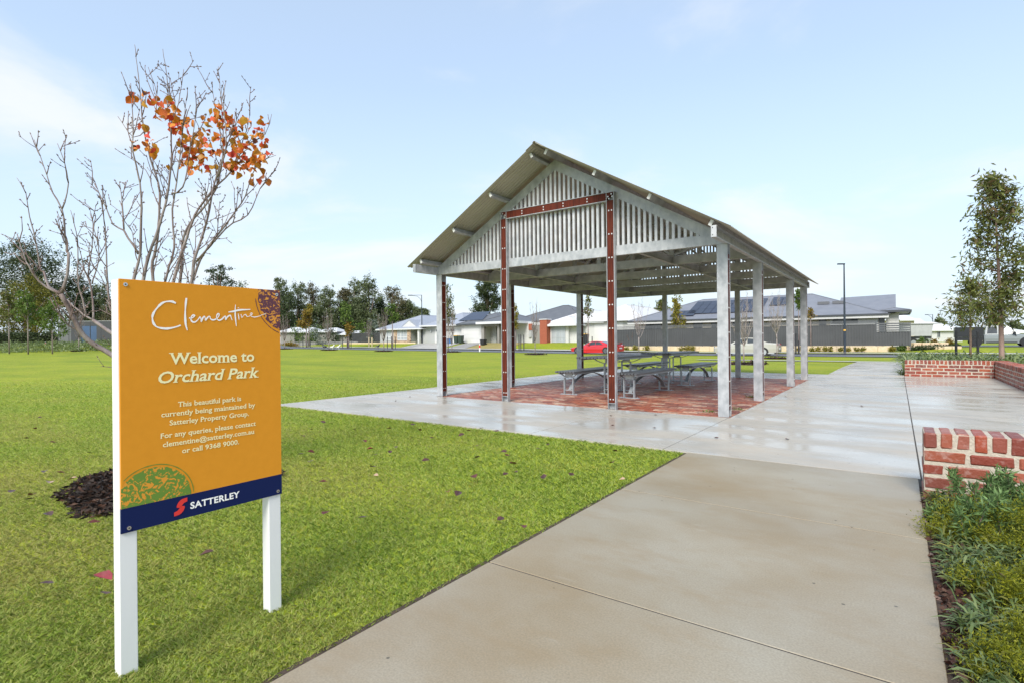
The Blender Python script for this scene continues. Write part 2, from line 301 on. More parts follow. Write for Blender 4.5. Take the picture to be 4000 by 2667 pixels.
asph = mat('asphalt', (0.09, 0.095, 0.105), (0.13, 0.135, 0.145), 0.5, scale=.7)
jointm = mat('joint_filler', (0.05, 0.045, 0.04), None, 0.9)

lawnm = mat('lawn_turf', (0.285, 0.315, 0.024), (0.195, 0.255, 0.020), 0.85, scale=.35, detail=9, spec=.15)
def lawn_mix(m):
    t = m.node_tree; b = t.nodes['Principled BSDF']; src = b.inputs['Base Color'].links[0].from_socket
    co = t.nodes.new('ShaderNodeTexCoord'); n = t.nodes.new('ShaderNodeTexNoise'); n.inputs['Scale'].default_value = 22; n.inputs['Detail'].default_value = 6; t.links.new(co.outputs['Object'], n.inputs['Vector'])
    mr = t.nodes.new('ShaderNodeMapRange'); mr.inputs['From Min'].default_value = .32; mr.inputs['From Max'].default_value = .68; mr.inputs['To Min'].default_value = .62; mr.inputs['To Max'].default_value = 1.3; t.links.new(n.outputs['Fac'], mr.inputs['Value'])
    n4 = t.nodes.new('ShaderNodeTexNoise'); n4.inputs['Scale'].default_value = 2.3; n4.inputs['Detail'].default_value = 5; t.links.new(co.outputs['Object'], n4.inputs['Vector'])
    m4 = t.nodes.new('ShaderNodeMapRange'); m4.inputs['From Min'].default_value = .52; m4.inputs['From Max'].default_value = .72; m4.inputs['To Max'].default_value = .6; t.links.new(n4.outputs['Fac'], m4.inputs['Value'])
    mx = t.nodes.new('ShaderNodeMix'); mx.data_type = 'RGBA'; mx.inputs[7].default_value = (0.30, 0.255, 0.06, 1); t.links.new(m4.outputs[0], mx.inputs['Factor']); t.links.new(src, mx.inputs[6])
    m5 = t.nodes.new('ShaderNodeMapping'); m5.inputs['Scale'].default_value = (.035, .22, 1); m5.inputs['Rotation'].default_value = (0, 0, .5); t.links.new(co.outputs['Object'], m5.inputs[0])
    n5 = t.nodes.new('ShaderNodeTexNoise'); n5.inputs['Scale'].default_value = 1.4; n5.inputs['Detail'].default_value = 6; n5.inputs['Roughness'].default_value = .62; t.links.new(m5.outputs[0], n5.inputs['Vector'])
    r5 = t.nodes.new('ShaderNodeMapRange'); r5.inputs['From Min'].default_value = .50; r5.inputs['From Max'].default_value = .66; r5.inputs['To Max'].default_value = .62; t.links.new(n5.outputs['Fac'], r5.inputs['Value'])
    x5 = t.nodes.new('ShaderNodeMix'); x5.data_type = 'RGBA'; x5.inputs[7].default_value = (0.125, 0.19, 0.018, 1); t.links.new(r5.outputs[0], x5.inputs['Factor']); t.links.new(mx.outputs[2], x5.inputs[6])  # darker stretched streaks: tree shade and mowing tone painted into the turf colour
    mu = t.nodes.new('ShaderNodeVectorMath'); mu.operation = 'SCALE'; t.links.new(x5.outputs[2], mu.inputs[0]); t.links.new(mr.outputs[0], mu.inputs['Scale']); t.links.new(mu.outputs[0], b.inputs['Base Color'])
    bp = t.nodes.new('ShaderNodeBump'); bp.inputs['Strength'].default_value = .6; bp.inputs['Distance'].default_value = .03; t.links.new(n.outputs['Fac'], bp.inputs['Height']); t.links.new(bp.outputs[0], b.inputs['Normal'])
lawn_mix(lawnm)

def grid_mesh(name, rs, as_, zfun, mats, kind='structure'):
    R_, A_ = np.meshgrid(rs, as_, indexing='ij'); Z = zfun(R_, A_); nr, na = R_.shape
    V = np.stack([R_.ravel(), A_.ravel(), np.asarray(Z, float).ravel()], 1)
    i, j = np.meshgrid(np.arange(nr-1), np.arange(na-1), indexing='ij'); k = (i*na+j).ravel()
    F = np.stack([k, k+na, k+na+1, k+1], 1)
    o = obj(name, np_mesh(name, V, F), mats); o.location = (O[0], O[1], 0); o.rotation_euler = (0, 0, -TH)
    if kind: o['kind'] = kind
    return o
rs = np.unique(np.concatenate([np.linspace(-700, -130, 20), np.arange(-130, 60.1, 2.0), np.linspace(60, 700, 22)]))
as_ = np.unique(np.concatenate([np.linspace(-500, -20, 20), np.arange(-20, 100.1, 1.5), np.linspace(100, 900, 24)]))
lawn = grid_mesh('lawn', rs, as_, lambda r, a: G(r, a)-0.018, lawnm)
def drape(name, r0, r1, a0, a1, off, m, kind='structure', step=1.0):
    nr = max(2, int(abs(r1-r0)/step)+1); na = max(2, int(abs(a1-a0)/step)+1)
    return grid_mesh(name, np.linspace(r0, r1, nr), np.linspace(a0, a1, na), lambda r, a: G(r, a)+off, m, kind)
def local(name, mb, m, kind='structure'):
    o = mb.build(name, m); o.location = (O[0], O[1], 0); o.rotation_euler = (0, 0, -TH)
    if kind: o['kind'] = kind
    return o

# foreground path: panels split by tooled joints, raised a little over the turf
mb = MB(); js = [-10.4, -8.9, -7.32, -5.72, -4.15, -2.607]
for a0, a1 in zip(js[:-1], js[1:]): mb.cbox(0.255, 2.035, a0+0.005, a1-0.005, -0.12, 0.0, 0.002)
mb.box(0.27, 2.02, -10.3, -2.60, -0.12, -0.003, 1)
local('path', mb, [pathc, jointm])
mb = MB()
# paved apron round the shelter, laid as panels about a brick floor
ps = [(-7.1, -5.62, -2.597, 10.68)]
def panel(x0, x1, y0, y1): mb.cbox(x0+0.004, x1-0.004, y0+0.004, y1-0.004, -0.12, 0.0, 0.002)
for x0, x1 in ((-7.1, -4.72), (-4.72, -1.62), (-1.62, 0.0), (0.0, 2.055)): panel(x0, x1, -2.597, -0.03)
for y0, y1 in ((-0.03, 2.6), (2.6, 5.3), (5.3, 8.25)): panel(-7.1, -5.625, y0, y1)
for x0, x1 in ((-7.1, -4.72), (-4.72, -1.62), (-1.62, 0.0), (0.0, 2.055)): panel(x0, x1, 8.25, 10.7)
panel(0.01, 2.055, -0.03, 8.25)
for y0, y1 in ((-2.9, 1.8), (1.8, 6.4), (6.4, 10.86)): panel(2.058, 3.96, y0, y1)
mb.box(-7.08, 2.04, -2.58, -0.04, -0.12, -0.003, 1); mb.box(2.0, 3.95, -2.85, 10.8, -0.12, -0.0035, 1); mb.box(-7.08, 2.04, 8.27, 10.68, -0.12, -0.003, 1); mb.box(-7.08, -5.64, 0, 8.2, -0.12, -0.003, 1); mb.box(0.03, 2.04, 0, 8.2, -0.12, -0.003, 1)
local('pavement', mb, [wetc, jointm])
mb = MB(); mb.box(0.215, 0.27, -10.4, -2.6, -.1, -0.010); mb.box(-7.125, -7.09, -2.6, 10.7, -.1, -.010); local('soil_edge', mb, [soil])
# path leading on from the apron to the street
mb = MB()
for y0, y1 in ((10.705, 14.2), (14.2, 17.7), (17.7, 21.2), (21.2, 24.7)):
    n = 5
    pts = [(x, y) for x in (0.235, 2.06) for y in (y0, y1)]
    mb.slab([(0.235, y0+.005, float(G(1, y0))+.012), (2.06, y0+.005, float(G(1, y0))+.012), (2.06, y1-.005, float(G(1, y1))+.012), (0.235, y1-.005, float(G(1, y1))+.012)], 0.12)
local('back_path', mb, [wetc])
drape('footpath', -8, 46, 24.7, 26.2, 0.02, farc)
drape('road', -240, 160, 37.4, 44.0, 0.012, asph, step=2.0)
drape('kerb', -240, 160, 44.0, 44.22, 0.10, farc, step=2.0)
drape('near_kerb', -240, 160, 37.15, 37.4, 0.05, farc, step=2.0)
drape('far_footpath', -240, 160, 44.22, 45.7, 0.105, farc, step=2.0)

# brick floor: every brick its own block, on a dark bed
mb = MB(); BL, BW = 0.232, 0.116; row = 0; y = 0.0
while y < 8.2:
    x = -5.61-(BL/2 if row % 2 else 0)
    while x < -0.005:
        x0, x1 = max(x+.003, -5.61), min(x+BL-.003, -0.004); y1 = min(y+BW-.004, 8.23)
        if x1-x0 > 0.03 and y1-y > .03:
            dz = random.uniform(-.005, .001); b = len(mb.v); mb.cbox(x0, x1, y+.002, y1, -0.06, dz, 0.006)
            tx, ty = random.gauss(0, .010), random.gauss(0, .012); cx, cy = (x0+x1)/2, (y+y1)/2
            for i in range(b, len(mb.v)):
                p = mb.v[i]; mb.v[i] = (p[0], p[1], p[2]+(p[0]-cx)*tx+(p[1]-cy)*ty)
        x += BL
    y += BW; row += 1
mb.box(-5.615, 0.0, -0.02, 8.24, -0.1, -0.016, 1)
paver = leafmat('red_paver', [(0.25, 0.060, 0.034), (0.34, 0.105, 0.058), (0.16, 0.05, 0.036), (0.38, 0.165, 0.10), (0.29, 0.08, 0.042), (0.46, 0.32, 0.23), (0.20, 0.06, 0.04)], 0.0, 0.5, 0.3)
def extra_noise(m, sc, amt, rough_amt=0.2):
    t = m.node_tree; b = t.nodes['Principled BSDF']; src = b.inputs['Base Color'].links[0].from_socket; co = t.nodes.new('ShaderNodeTexCoord')
    n = t.nodes.new('ShaderNodeTexNoise'); n.inputs['Scale'].default_value = sc; n.inputs['Detail'].default_value = 7; t.links.new(co.outputs['Object'], n.inputs['Vector'])
    mr = t.nodes.new('ShaderNodeMapRange'); mr.inputs['From Min'].default_value = .3; mr.inputs['From Max'].default_value = .7; mr.inputs['To Min'].default_value = 1-amt; mr.inputs['To Max'].default_value = 1+amt; t.links.new(n.outputs['Fac'], mr.inputs['Value'])
    mu = t.nodes.new('ShaderNodeVectorMath'); mu.operation = 'SCALE'; t.links.new(src, mu.inputs[0]); t.links.new(mr.outputs[0], mu.inputs['Scale']); t.links.new(mu.outputs[0], b.inputs['Base Color'])
    bp = t.nodes.new('ShaderNodeBump'); bp.inputs['Strength'].default_value = .5; bp.inputs['Distance'].default_value = .006; t.links.new(n.outputs['Fac'], bp.inputs['Height']); t.links.new(bp.outputs[0], b.inputs['Normal'])
extra_noise(paver, 14, .35)
local('brick_paving', mb, [paver, jointm])

# ------------------------------------------------------------------ leaf and blade clouds
def leaf_mesh(name, P, size, m, parent=None, aspect=0.5, droop=0.0, jit=0.35, seed=1, normal_up=0.0, curl=True):
    """one small pointed leaf (two triangles folded on the midrib) per point"""
    g = np.random.default_rng(seed); N = len(P); L = size*(1+jit*g.uniform(-1, 1, N))[:, None]
    d = g.normal(size=(N, 3)); d[:, 2] = d[:, 2]*(1-normal_up)-droop; d /= np.linalg.norm(d, axis=1)[:, None]
    q = g.normal(size=(N, 3)); 
    if normal_up: q[:, 2] *= 0.35
    w = np.cross(d, q); w /= np.linalg.norm(w, axis=1)[:, None]+1e-9; n = np.cross(d, w)
    c = 0.16*n*L if curl else 0
    V = np.stack([P, P+d*L*.5+w*L*aspect*.5+c, P+d*L, P+d*L*.5-w*L*aspect*.5+c], 1).reshape(-1, 3)
    F = (np.arange(N)[:, None]*4+np.array([[0, 1, 2, 3]])).astype(np.int32)
    return obj(name, np_mesh(name, V, F), m, parent)
def clump_pts(g, clumps, n, sub=14, sd=0.16, shell=0.55):
    """points gathered in uneven sub-clumps inside ellipsoids (cx,cy,cz,rx,ry,rz)"""
    out = []; C_ = np.array(clumps, float); vol = np.prod(C_[:, 3:], axis=1)**.67; vol /= vol.sum()
    for c, f in zip(C_, vol):
        k = max(3, int(sub*(0.6+0.8*g.random()))); d = g.normal(size=(k, 3)); d /= np.linalg.norm(d, axis=1)[:, None]
        rad = shell+(1-shell)*g.random(k)**.5; cen = c[:3]+d*rad[:, None]*c[3:]
        m_ = max(1, int(n*f/k)); sz = sd*(0.6+0.9*g.random(k))
        p = cen[:, None, :]+g.normal(size=(k, m_, 3))*(c[3:]*1.0)[None, None, :]*sz[:, None, None]
        out.append(p.reshape(-1, 3))
    return np.concatenate(out)

# blades of turf near the camera (one countless mass)
def blades():
    g = np.random.default_rng(3); N = 760000
    Y = 1.15+(17-1.15)*g.random(N)**1.9; X = Y*(-1.02+2.0*g.random(N))
    d = np.stack([X, Y], 1)-O; r = d@RV; a = d@AV
    edge = 0.222+0.02*g.random(N)
    keep = (r < edge) & (a < -2.60+0.02*g.random(N))
    keep &= ~((np.hypot(X+2.72, Y-4.25) < 0.62+.1*g.random(N)))
    keep |= (r < -7.10+.01) & (np.abs(X/Y) < 1.05)
    keep &= g.random(N) > np.clip((Y-6)/11, 0, .97)
    X, Y, r = X[keep], Y[keep], r[keep]; N = len(X)
    # patches: yellower thatch, lusher tufts
    pat = np.sin(X*2.1+1.3*np.sin(Y*1.7))*.5+np.sin(Y*3.3+X*1.1+2*np.sin(X*.9))*.5
    h = (0.012+0.014*g.random(N))*(1+0.16*pat)*(0.92+.04*Y); wd = (0.0011+0.0009*g.random(N))*(0.8+0.22*Y)
    th = g.uniform(0, 2*np.pi, N); lean = 0.5+1.0*g.random(N); lx, ly = np.cos(th)*lean, np.sin(th)*lean
    sx, sy = -np.sin(th+g.normal(0, .6, N)), np.cos(th+g.normal(0, .6, N)); z0 = np.full(N, -0.02)
    B = np.stack([X, Y, z0], 1); S = np.stack([sx, sy, np.zeros(N)], 1)*wd[:, None]
    M_ = B+np.stack([lx*h*.45, ly*h*.45, h*.62], 1); T = B+np.stack([lx*h*1.15, ly*h*1.15, h*.95], 1)
    V = np.stack([B-S, B+S, M_+S*.7, T, M_-S*.7], 1).reshape(-1, 3); F = (np.arange(N)[:, None]*5+np.arange(5)[None, :])
    me = np_mesh('grass', V, F)
    lush = 0.42+0.45*pat+0.35*g.normal(size=N)+np.clip((X+.75)*.42, -.55, .35)*np.clip(1.6-Y*.16, 0, 1); at = me.attributes.new('lush', 'FLOAT', 'FACE'); at.data.foreach_set('value', lush.astype(np.float32))
    m = leafmat('grass_blade', [(0.40, 0.51, 0.08), (0.22, 0.35, 0.05), (0.54, 0.58, 0.18), (0.31, 0.45, 0.06), (0.45, 0.53, 0.10)], 0.5, 0.5, 0.3)
    t = m.node_tree; b = t.nodes['Principled BSDF']; src = b.inputs['Base Color'].links[0].from_socket
    an = t.nodes.new('ShaderNodeAttribute'); an.attribute_name = 'lush'; mr = t.nodes.new('ShaderNodeMapRange'); mr.inputs['From Min'].default_value = .35; mr.inputs['From Max'].default_value = -.55; mr.inputs['To Max'].default_value = .8
    t.links.new(an.outputs['Fac'], mr.inputs['Value']); mx = t.nodes.new('ShaderNodeMix'); mx.data_type = 'RGBA'; mx.inputs[7].default_value = (0.47, 0.41, 0.15, 1)
    t.links.new(mr.outputs[0], mx.inputs['Factor']); t.links.new(src, mx.inputs[6]); t.links.new(mx.outputs[2], b.inputs['Base Color'])
    for l in list(t.nodes['Translucent BSDF'].inputs['Color'].links): t.links.remove(l)
    t.links.new(mx.outputs[2], t.nodes['Translucent BSDF'].inputs['Color'])
    o = obj('grass', me, m); tag(o, 'short green lawn grass around the sign and beside the path', 'grass', kind='stuff')
blades()

# ------------------------------------------------------------------ picnic shelter (local frame: x along r, y along a)
def steel_I(mb, x0, x1, y0, y1, z0, z1, t=0.009, axis='y', mi=0):
    """upright I section; flanges face +-axis"""
    if axis == 'y': mb.box(x0, x1, y0, y0+t, z0, z1, mi); mb.box(x0, x1, y1-t, y1, z0, z1, mi); cx = (x0+x1)/2; mb.box(cx-.004, cx+.004, y0+t, y1-t, z0, z1, mi)
    else: mb.box(x0, x0+t, y0, y1, z0, z1, mi); mb.box(x1-t, x1, y0, y1, z0, z1, mi); cy = (y0+y1)/2; mb.box(x0+t, x1-t, cy-.004, cy+.004, z0, z1, mi)
sh = thing('picnic_shelter', 'open steel and timber picnic shelter with slatted gable and corrugated roof', 'shelter', (O[0], O[1], 0), -TH)
PH = 2.4237; RC = -2.805; TAN = 0.582
def post(x0, a, rear=False):
    mb = MB(); x1 = x0+.147; steel_I(mb, x0, x1, a, a+.135, 0, PH); mb.box(x0+.02, x1-.02, a+.01, a+.125, .095, .101)
    p = mb.build('post', galv, sh)
    for s in (0, 1):
        m2 = MB(); xa, xb = ((x0+.008, x0+.067) if s == 0 else (x1-.067, x1-.006)); m2.box(xa, xb, a+.0095, a+.1255, .103, 2.285)
        xs = xa if s == 0 else xb
        for k in range(7):
            z = .16+k*.342
            for yy in (a+.042, a+.094): m2.disc((xs, yy, z), (-1 if s == 0 else 1, 0, 0), .0105, .004, 10, 1)
        m2.build('timber_infill', [timber, boltm], p)
for a in (0.0, 2.307, 5.765, 8.114-.135): post(-.147, a)
for a in (0.0, 2.36, 5.785, 8.114-.135): post(-5.607, a)
for a0, face in ((-.078, -1), (8.114, 1)):          # the two timber lined portal frames
    for nm, x0 in (('frame_post', -3.915), ('frame_post', -1.812)):
        x1 = x0+.134; mb = MB(); y0, y1 = a0, a0+.075
        ZT = 3.42
        mb.box(x0, x0+.009, y0, y1, 0, ZT); mb.box(x1-.009, x1, y0, y1, 0, ZT); yw = y1-.008 if face < 0 else y0
        mb.box(x0+.009, x1-.009, yw, yw+.008, 0, ZT); mb.box(x0+.009, x1-.009, y0+.003, y1-.009, .095, .103)
        p = mb.build(nm, galv, sh)
        m2 = MB(); ya, yb = (y0+.008, y1-.01) if face < 0 else (y0+.01, y1-.008); yf = ya if face < 0 else yb
        m2.box(x0+.0125, x1-.0125, ya, yb, .106, ZT-.13)
        for k in range(9):
            z = .16+k*.372
            for xx in (x0+.042, x0+.092): m2.disc((xx, yf, z), (0, face, 0), .0115, .004, 10, 1)
        m2.build('timber_infill', [timber, boltm], p)
    mb = MB(); y0, y1 = a0, a0+.075; yw = y1-.008 if face < 0 else y0
    mb.box(-3.915, -1.678, y0, y1, 3.421, 3.430); mb.box(-3.781, -1.812, y0, y1, 3.288, 3.297); mb.box(-3.905, -1.688, yw-.001, yw+.009, 3.297, 3.421)
    p = mb.build('frame_head', galv, sh); m2 = MB(); ya, yb = (y0+.008, y1-.011) if face < 0 else (y0+.011, y1-.008); yf = ya if face < 0 else yb
    m2.add([(-3.9, ya, 3.418), (-3.775, ya, 3.300), (-1.818, ya, 3.300), (-1.693, ya, 3.418), (-3.9, yb, 3.418), (-3.775, yb, 3.300), (-1.818, yb, 3.300), (-1.693, yb, 3.418)], [(0, 1, 2, 3), (7, 6, 5, 4), (0, 4, 5, 1), (1, 5, 6, 2), (2, 6, 7, 3), (3, 7, 4, 0)])
    m2.box(-3.9, -3.787, ya, yb, 3.291, 3.296); m2.box(-1.806, -1.693, ya, yb, 3.291, 3.296)
    for xx in (-3.44, -2.99, -2.60, -2.15):
        for zz in (3.336, 3.382): m2.disc((xx, yf, zz), (0, face, 0), .0115, .004, 10, 1)
    for sx, x in ((1, -3.848), (-1, -1.745)):
        for dx, dz in ((-.02*sx, .032), (-.036*sx, -.008), (.036*sx, -.002), (.02*sx, -.036)): m2.disc((x+dx, yf, 3.359+dz), (0, face, 0), .0115, .004, 10, 1)
    m2.build('timber_infill', [timber, boltm], p)
def chordz(s): return 4.171-TAN*s                     # top of rafters at distance s from the ridge line
def truss(a, gable, face=-1):
    mb = MB(); D = .076; y0, y1 = a, a+D; V_ = .1736
    rf = mb
    for sg in (-1, 1):
        e = 2.745
        # rafter, mitred at the ridge and sitting on the chord end
        q = [(RC, chordz(0)), (RC+sg*e, chordz(e)), (RC+sg*e, 2.5797), (RC+sg*2.437, 2.5797), (RC, chordz(0)-V_)]
        if sg > 0: q = q[::-1]
        rf.prism(q, y0, y1)
    rf.box(RC-2.745, RC+2.745, y0, y1, PH+.004, 2.5797)
    p = mb.build('gable_truss' if gable else 'truss', galv if gable else galvd, sh)
    if gable:
        m2 = MB(); n = 53; w = 4.874/n; yy0 = a+.012
        k = 0
        pitch = .0885
        for i in range(-27, 28):
            s = i*pitch; s0, s1 = s-.0205, s+.0205
            if min(abs(s0), abs(s1)) > 2.40: continue
            zt = [3.9974-TAN*abs(v)+.01 for v in (s0, s1)]
            if min(zt) < 2.60: continue
            m2.prism([(RC+s0, 2.576), (RC+s1, 2.576), (RC+s1, zt[1]), (RC+s0, zt[0])], yy0, yy0+.04)
        m2.build('vertical_slats', slatm, p)
    else:
        m2 = MB()
        for s in (-1.45, 0, 1.45): m2.box(RC+s-.04, RC+s+.04, a+.01, a+.066, 2.58, chordz(abs(s))-V_+.01)
        for sg in (-1, 1): m2.beam((RC+sg*.05, a+.038, chordz(0)-V_-.1), (RC+sg*1.43, a+.038, 2.60), .04, .07, (0, 1, 0)); m2.beam((RC+sg*1.50, a+.038, 2.60), (RC+sg*2.1, a+.038, chordz(2.1)-V_), .04, .07, (0, 1, 0))
        m2.build('web_members', galvd, p)
TR = [0.0, 1.62, 3.24, 4.86, 6.48, 8.114-.076]
for i, a in enumerate(TR): truss(a, i in (0, 5), -1 if i == 0 else 1)
for s in (-1.45, 1.45, -2.05, 2.05):                  # ties between the trusses at chord level
    for a0, a1 in zip(TR[:-1], TR[1:]):
        if abs(s) > 2 : continue
        mb = MB(); x = RC+s; mb.box(x-.003, x+.003, a0+.08, a1-.004, PH+.008, 2.572); mb.box(x+.003, x+.05, a0+.08, a1-.004, PH+.008, PH+.015); mb.box(x+.003, x+.05, a0+.08, a1-.004, 2.565, 2.572)
        mb.box(x-.012, x+.055, a0+.077, a0+.085, PH+.02, 2.56, 0); mb.build('tie_beam', galvd, sh)
for sg in (-1, 1):                                    # eave beams
    mb = MB(); y0, y1 = -.607, 8.44
    z0, z1 = PH+.001, 2.5775
    xo = (-.055, .016) if sg > 0 else (-5.626, -5.555)
    mb.box(xo[0], xo[1], y0, y1, z0, z0+.008); mb.box(xo[0], xo[1], y0, y1, z1-.008, z1)
    xw = xo[0] if sg > 0 else xo[1]-.007
    mb.box(xw, xw+.007, y0, y1, z0+.008, z1-.008)
    mb.box(xo[0], xo[1], y0-.008, y0, z0, z1); mb.box(xo[0], xo[1], y1, y1+.008, z0, z1)
    for zz in (z0+.03, z1-.03): mb.disc((xo[0]+.022, y0-.008, zz), (0, -1, 0), .007, .0015, 10, 1)
    for a in TR[1:5]:
        for dz in (0, ): mb.box(xw-.001 if sg < 0 else xw+.007, xw+.0 if sg < 0 else xw+.009, a+.02, a+.028, z0+.06, z0+.09, 1); mb.box(xw-.001 if sg < 0 else xw+.007, xw if sg < 0 else xw+.009, a+.05, a+.058, z0+.06, z0+.09, 1)
    mb.build('eave_beam', [galv, holem], sh)
SL = math.hypot(1, TAN); ux, uz = 1/SL, -TAN/SL; nx, nz_ = TAN/SL, 1/SL
for sg in (-1, 1):                                    # purlins
    for s in (.12, .985, 1.85, 2.70):
        c = Vector((RC+sg*s, 0, chordz(s))); n = Vector((sg*nx, 0, nz_)); d = Vector((sg*ux, 0, uz)); mb = MB()
        p = c+n*.0435; mb.beam((p.x, -.50, p.z), (p.x, 8.72, p.z), .05, .084, n)
        q = p; 
        for yy, s2 in ((-.50, -1), (8.72, 1)): mb.beam((q.x, yy+s2*.0005, q.z), (q.x, yy+s2*.004, q.z), .044, .078, n, 1)
        mb.build('purlin', [galvd, whitecap], sh)
for sg in (-1, 1):                                    # corrugated sheets
    a0, a1 = -.60, 8.82; per = .076; k = int((a1-a0)/per*6); ys = np.linspace(a0, a1, k+1); off = .0955+.008*np.cos(2*np.pi*(ys-a0)/per)
    smax = 2.945; V = []
    for layer in (0, 1):
        for s in (.012, smax):
            bx, bz = RC+sg*s, chordz(s)
            V.append(np.stack([bx+sg*nx*(off+layer*.0016), ys, bz+nz_*(off+layer*.0016)], 1))
    V = np.concatenate(V); m_ = k+1; i = np.arange(k)
    top = np.stack([2*m_+i, 2*m_+i+1, 3*m_+i+1, 3*m_+i], 1); bot = np.stack([i, m_+i, m_+i+1, i+1], 1)
    e1 = np.stack([m_+i, 3*m_+i, 3*m_+i+1, m_+i+1], 1)
    side = np.array([[0, 2*m_, 3*m_, m_], [k, m_+k, 3*m_+k, 2*m_+k]])
    obj('roof_sheet', np_mesh('roof_sheet', V, np.concatenate([top, bot, e1, side])), roofm, sh)
mb = MB(); zr = chordz(0)+nz_*.1
prof = [(-.17, -.17*TAN+.018), (-.03, -.0), (-.028, .022), (-.012, .036), (.012, .036), (.028, .022), (.03, 0), (.17, -.17*TAN+.018)]
pp = [(RC+x, zr+z+.012) for x, z in prof]; pp2 = [(RC+x*.985, zr+z+.009) for x, z in prof][::-1]
for i in range(len(prof)-1):
    a_, b_ = pp[i], pp[i+1]; c_, d_ = pp2[len(prof)-2-i], pp2[len(prof)-1-i]
    mb.prism([a_, b_, c_, d_], -.63, 8.85)
mb.build('ridge_cap', roofm, sh)
# downpipe-free base weeds at the posts
def weed(px, py, Yd, label):
    x, y, z = at_Y(px, py, Yd); g = np.random.default_rng(int(px)); P = np.stack([x+g.normal(0, .045, 60), y+g.normal(0, .03, 60), np.full(60, .0)+g.random(60)*.012], 1)
    o = leaf_mesh('weed', P, .035, L_green, aspect=.3, seed=int(py)); tag(o, label, 'weed')
weed(2767, 1614, 8.05, 'small green weed sprouting in the brick paving left of the front corner post')
weed(2886, 1606, 8.28, 'small green weed at the edge of the bricks between two right hand posts')
weed(2932, 1556, 10.0, 'small green weed beside the base of the second right hand post')

# ------------------------------------------------------------------ tables and benches
def trestle(name, L, Wd, Ht, nsl, legx, label, cat, arch, group):
    t = thing(name, label, cat, group=group); th = .036
    gap = .014; sw = (Wd-gap*(nsl-1))/nsl
    mb = MB()
    for i in range(nsl):
        x0 = -Wd/2+i*(sw+gap); mb.cbox(x0, x0+sw, -L/2, L/2, Ht-th, Ht, .004)
    mb.build('slatted_top', slatgrey, t)
    for yy in legx:
        mb = MB(); lw = .1
        for x in (-lw, lw): mb.beam((x, yy, .012), (x, yy, Ht-th-.10), .022, .05, (0, 1, 0)); 
        mb.box(-lw, lw, yy-.012, yy+.012, .085, .10); mb.build('leg_pair', benchm, t)
        mb = MB(); mb.box(-.20, .20, yy-.035, yy+.035, 0.0005, .012)
        for x in (-.16, .16): mb.disc((x, yy, .012), (0, 0, 1), .012, .012, 8)
        mb.build('foot_plate', benchm, t)
        mb = MB(); n = 10; z0 = Ht-th-.002; dp = .085 if arch else .11; hw = Wd/2-.03
        top = [(-hw, z0), (hw, z0)]; mb.box(-hw, hw, yy-.022, yy+.022, z0-.011, z0)
        pts = [Vector((-hw+2*hw*i/n, yy, z0-.012-dp*math.sin(math.pi*i/n)**.8)) for i in range(n+1)]
        for p, q in zip(pts[:-1], pts[1:]): mb.beam(p, q, .044, .010, (0, 0, 1))
        mb.box(-.085, .085, yy-.006, yy+.006, z0-dp+.004, z0-.012); mb.build('bracket', benchm, t)
    mb = MB(); mb.box(-.03, .03, legx[0]+.02, legx[-1]-.02, Ht-th-.045, Ht-th-.006)
    for x in (-Wd/2+.05, Wd/2-.05): mb.box(x-.018, x+.018, -L/2+.08, L/2-.08, Ht-th-.030, Ht-th-.002)
    mb.build('rail', benchm, t)
    if arch:
        mb = MB(); n = 18; y0, y1 = legx[0]+.03, legx[-1]-.03; pts = []
        for i in range(n+1):
            u = i/n; pts.append(Vector((0, y0+(y1-y0)*u, .09+(Ht-th-.05-.09)*math.sin(math.pi*u)**.62)))
        for p, q in zip(pts[:-1], pts[1:]): mb.beam(p, q, .075, .009, (0, 0, 1))
        mb.build('arched_brace', benchm, t)
    return t
bg_ = 'slatted park benches under the shelter'
b0 = trestle('park_bench', 2.2, .44, .48, 7, (-.92, .92), 'slatted grey bench with arched brace, nearest the left frame post', 'bench', True, bg_)
def put(o, r, a, label=None):
    o.location = (*XY(r, a), 0); o.rotation_euler = (0, 0, -TH)
    if label: o['label'] = label
put(b0, -3.48, 2.525)
for r, a, lb in ((-2.18, 2.525, 'slatted grey bench on the right side of the nearer table'), (-3.46, 5.76, 'slatted grey bench on the far left side of the farther table'), (-2.16, 5.76, 'slatted grey bench on the right side of the farther table, beside the corner post')):
    put(copy_tree(b0), r, a, lb)
t0 = trestle('picnic_table', 2.2, .76, .77, 10, (-.42, .42), 'grey slatted picnic table nearer to the open gable', 'table', False, 'picnic tables under the shelter')
put(t0, -2.83, 2.525); put(copy_tree(t0), -2.82, 5.76, 'grey slatted picnic table farther back in the shelter')

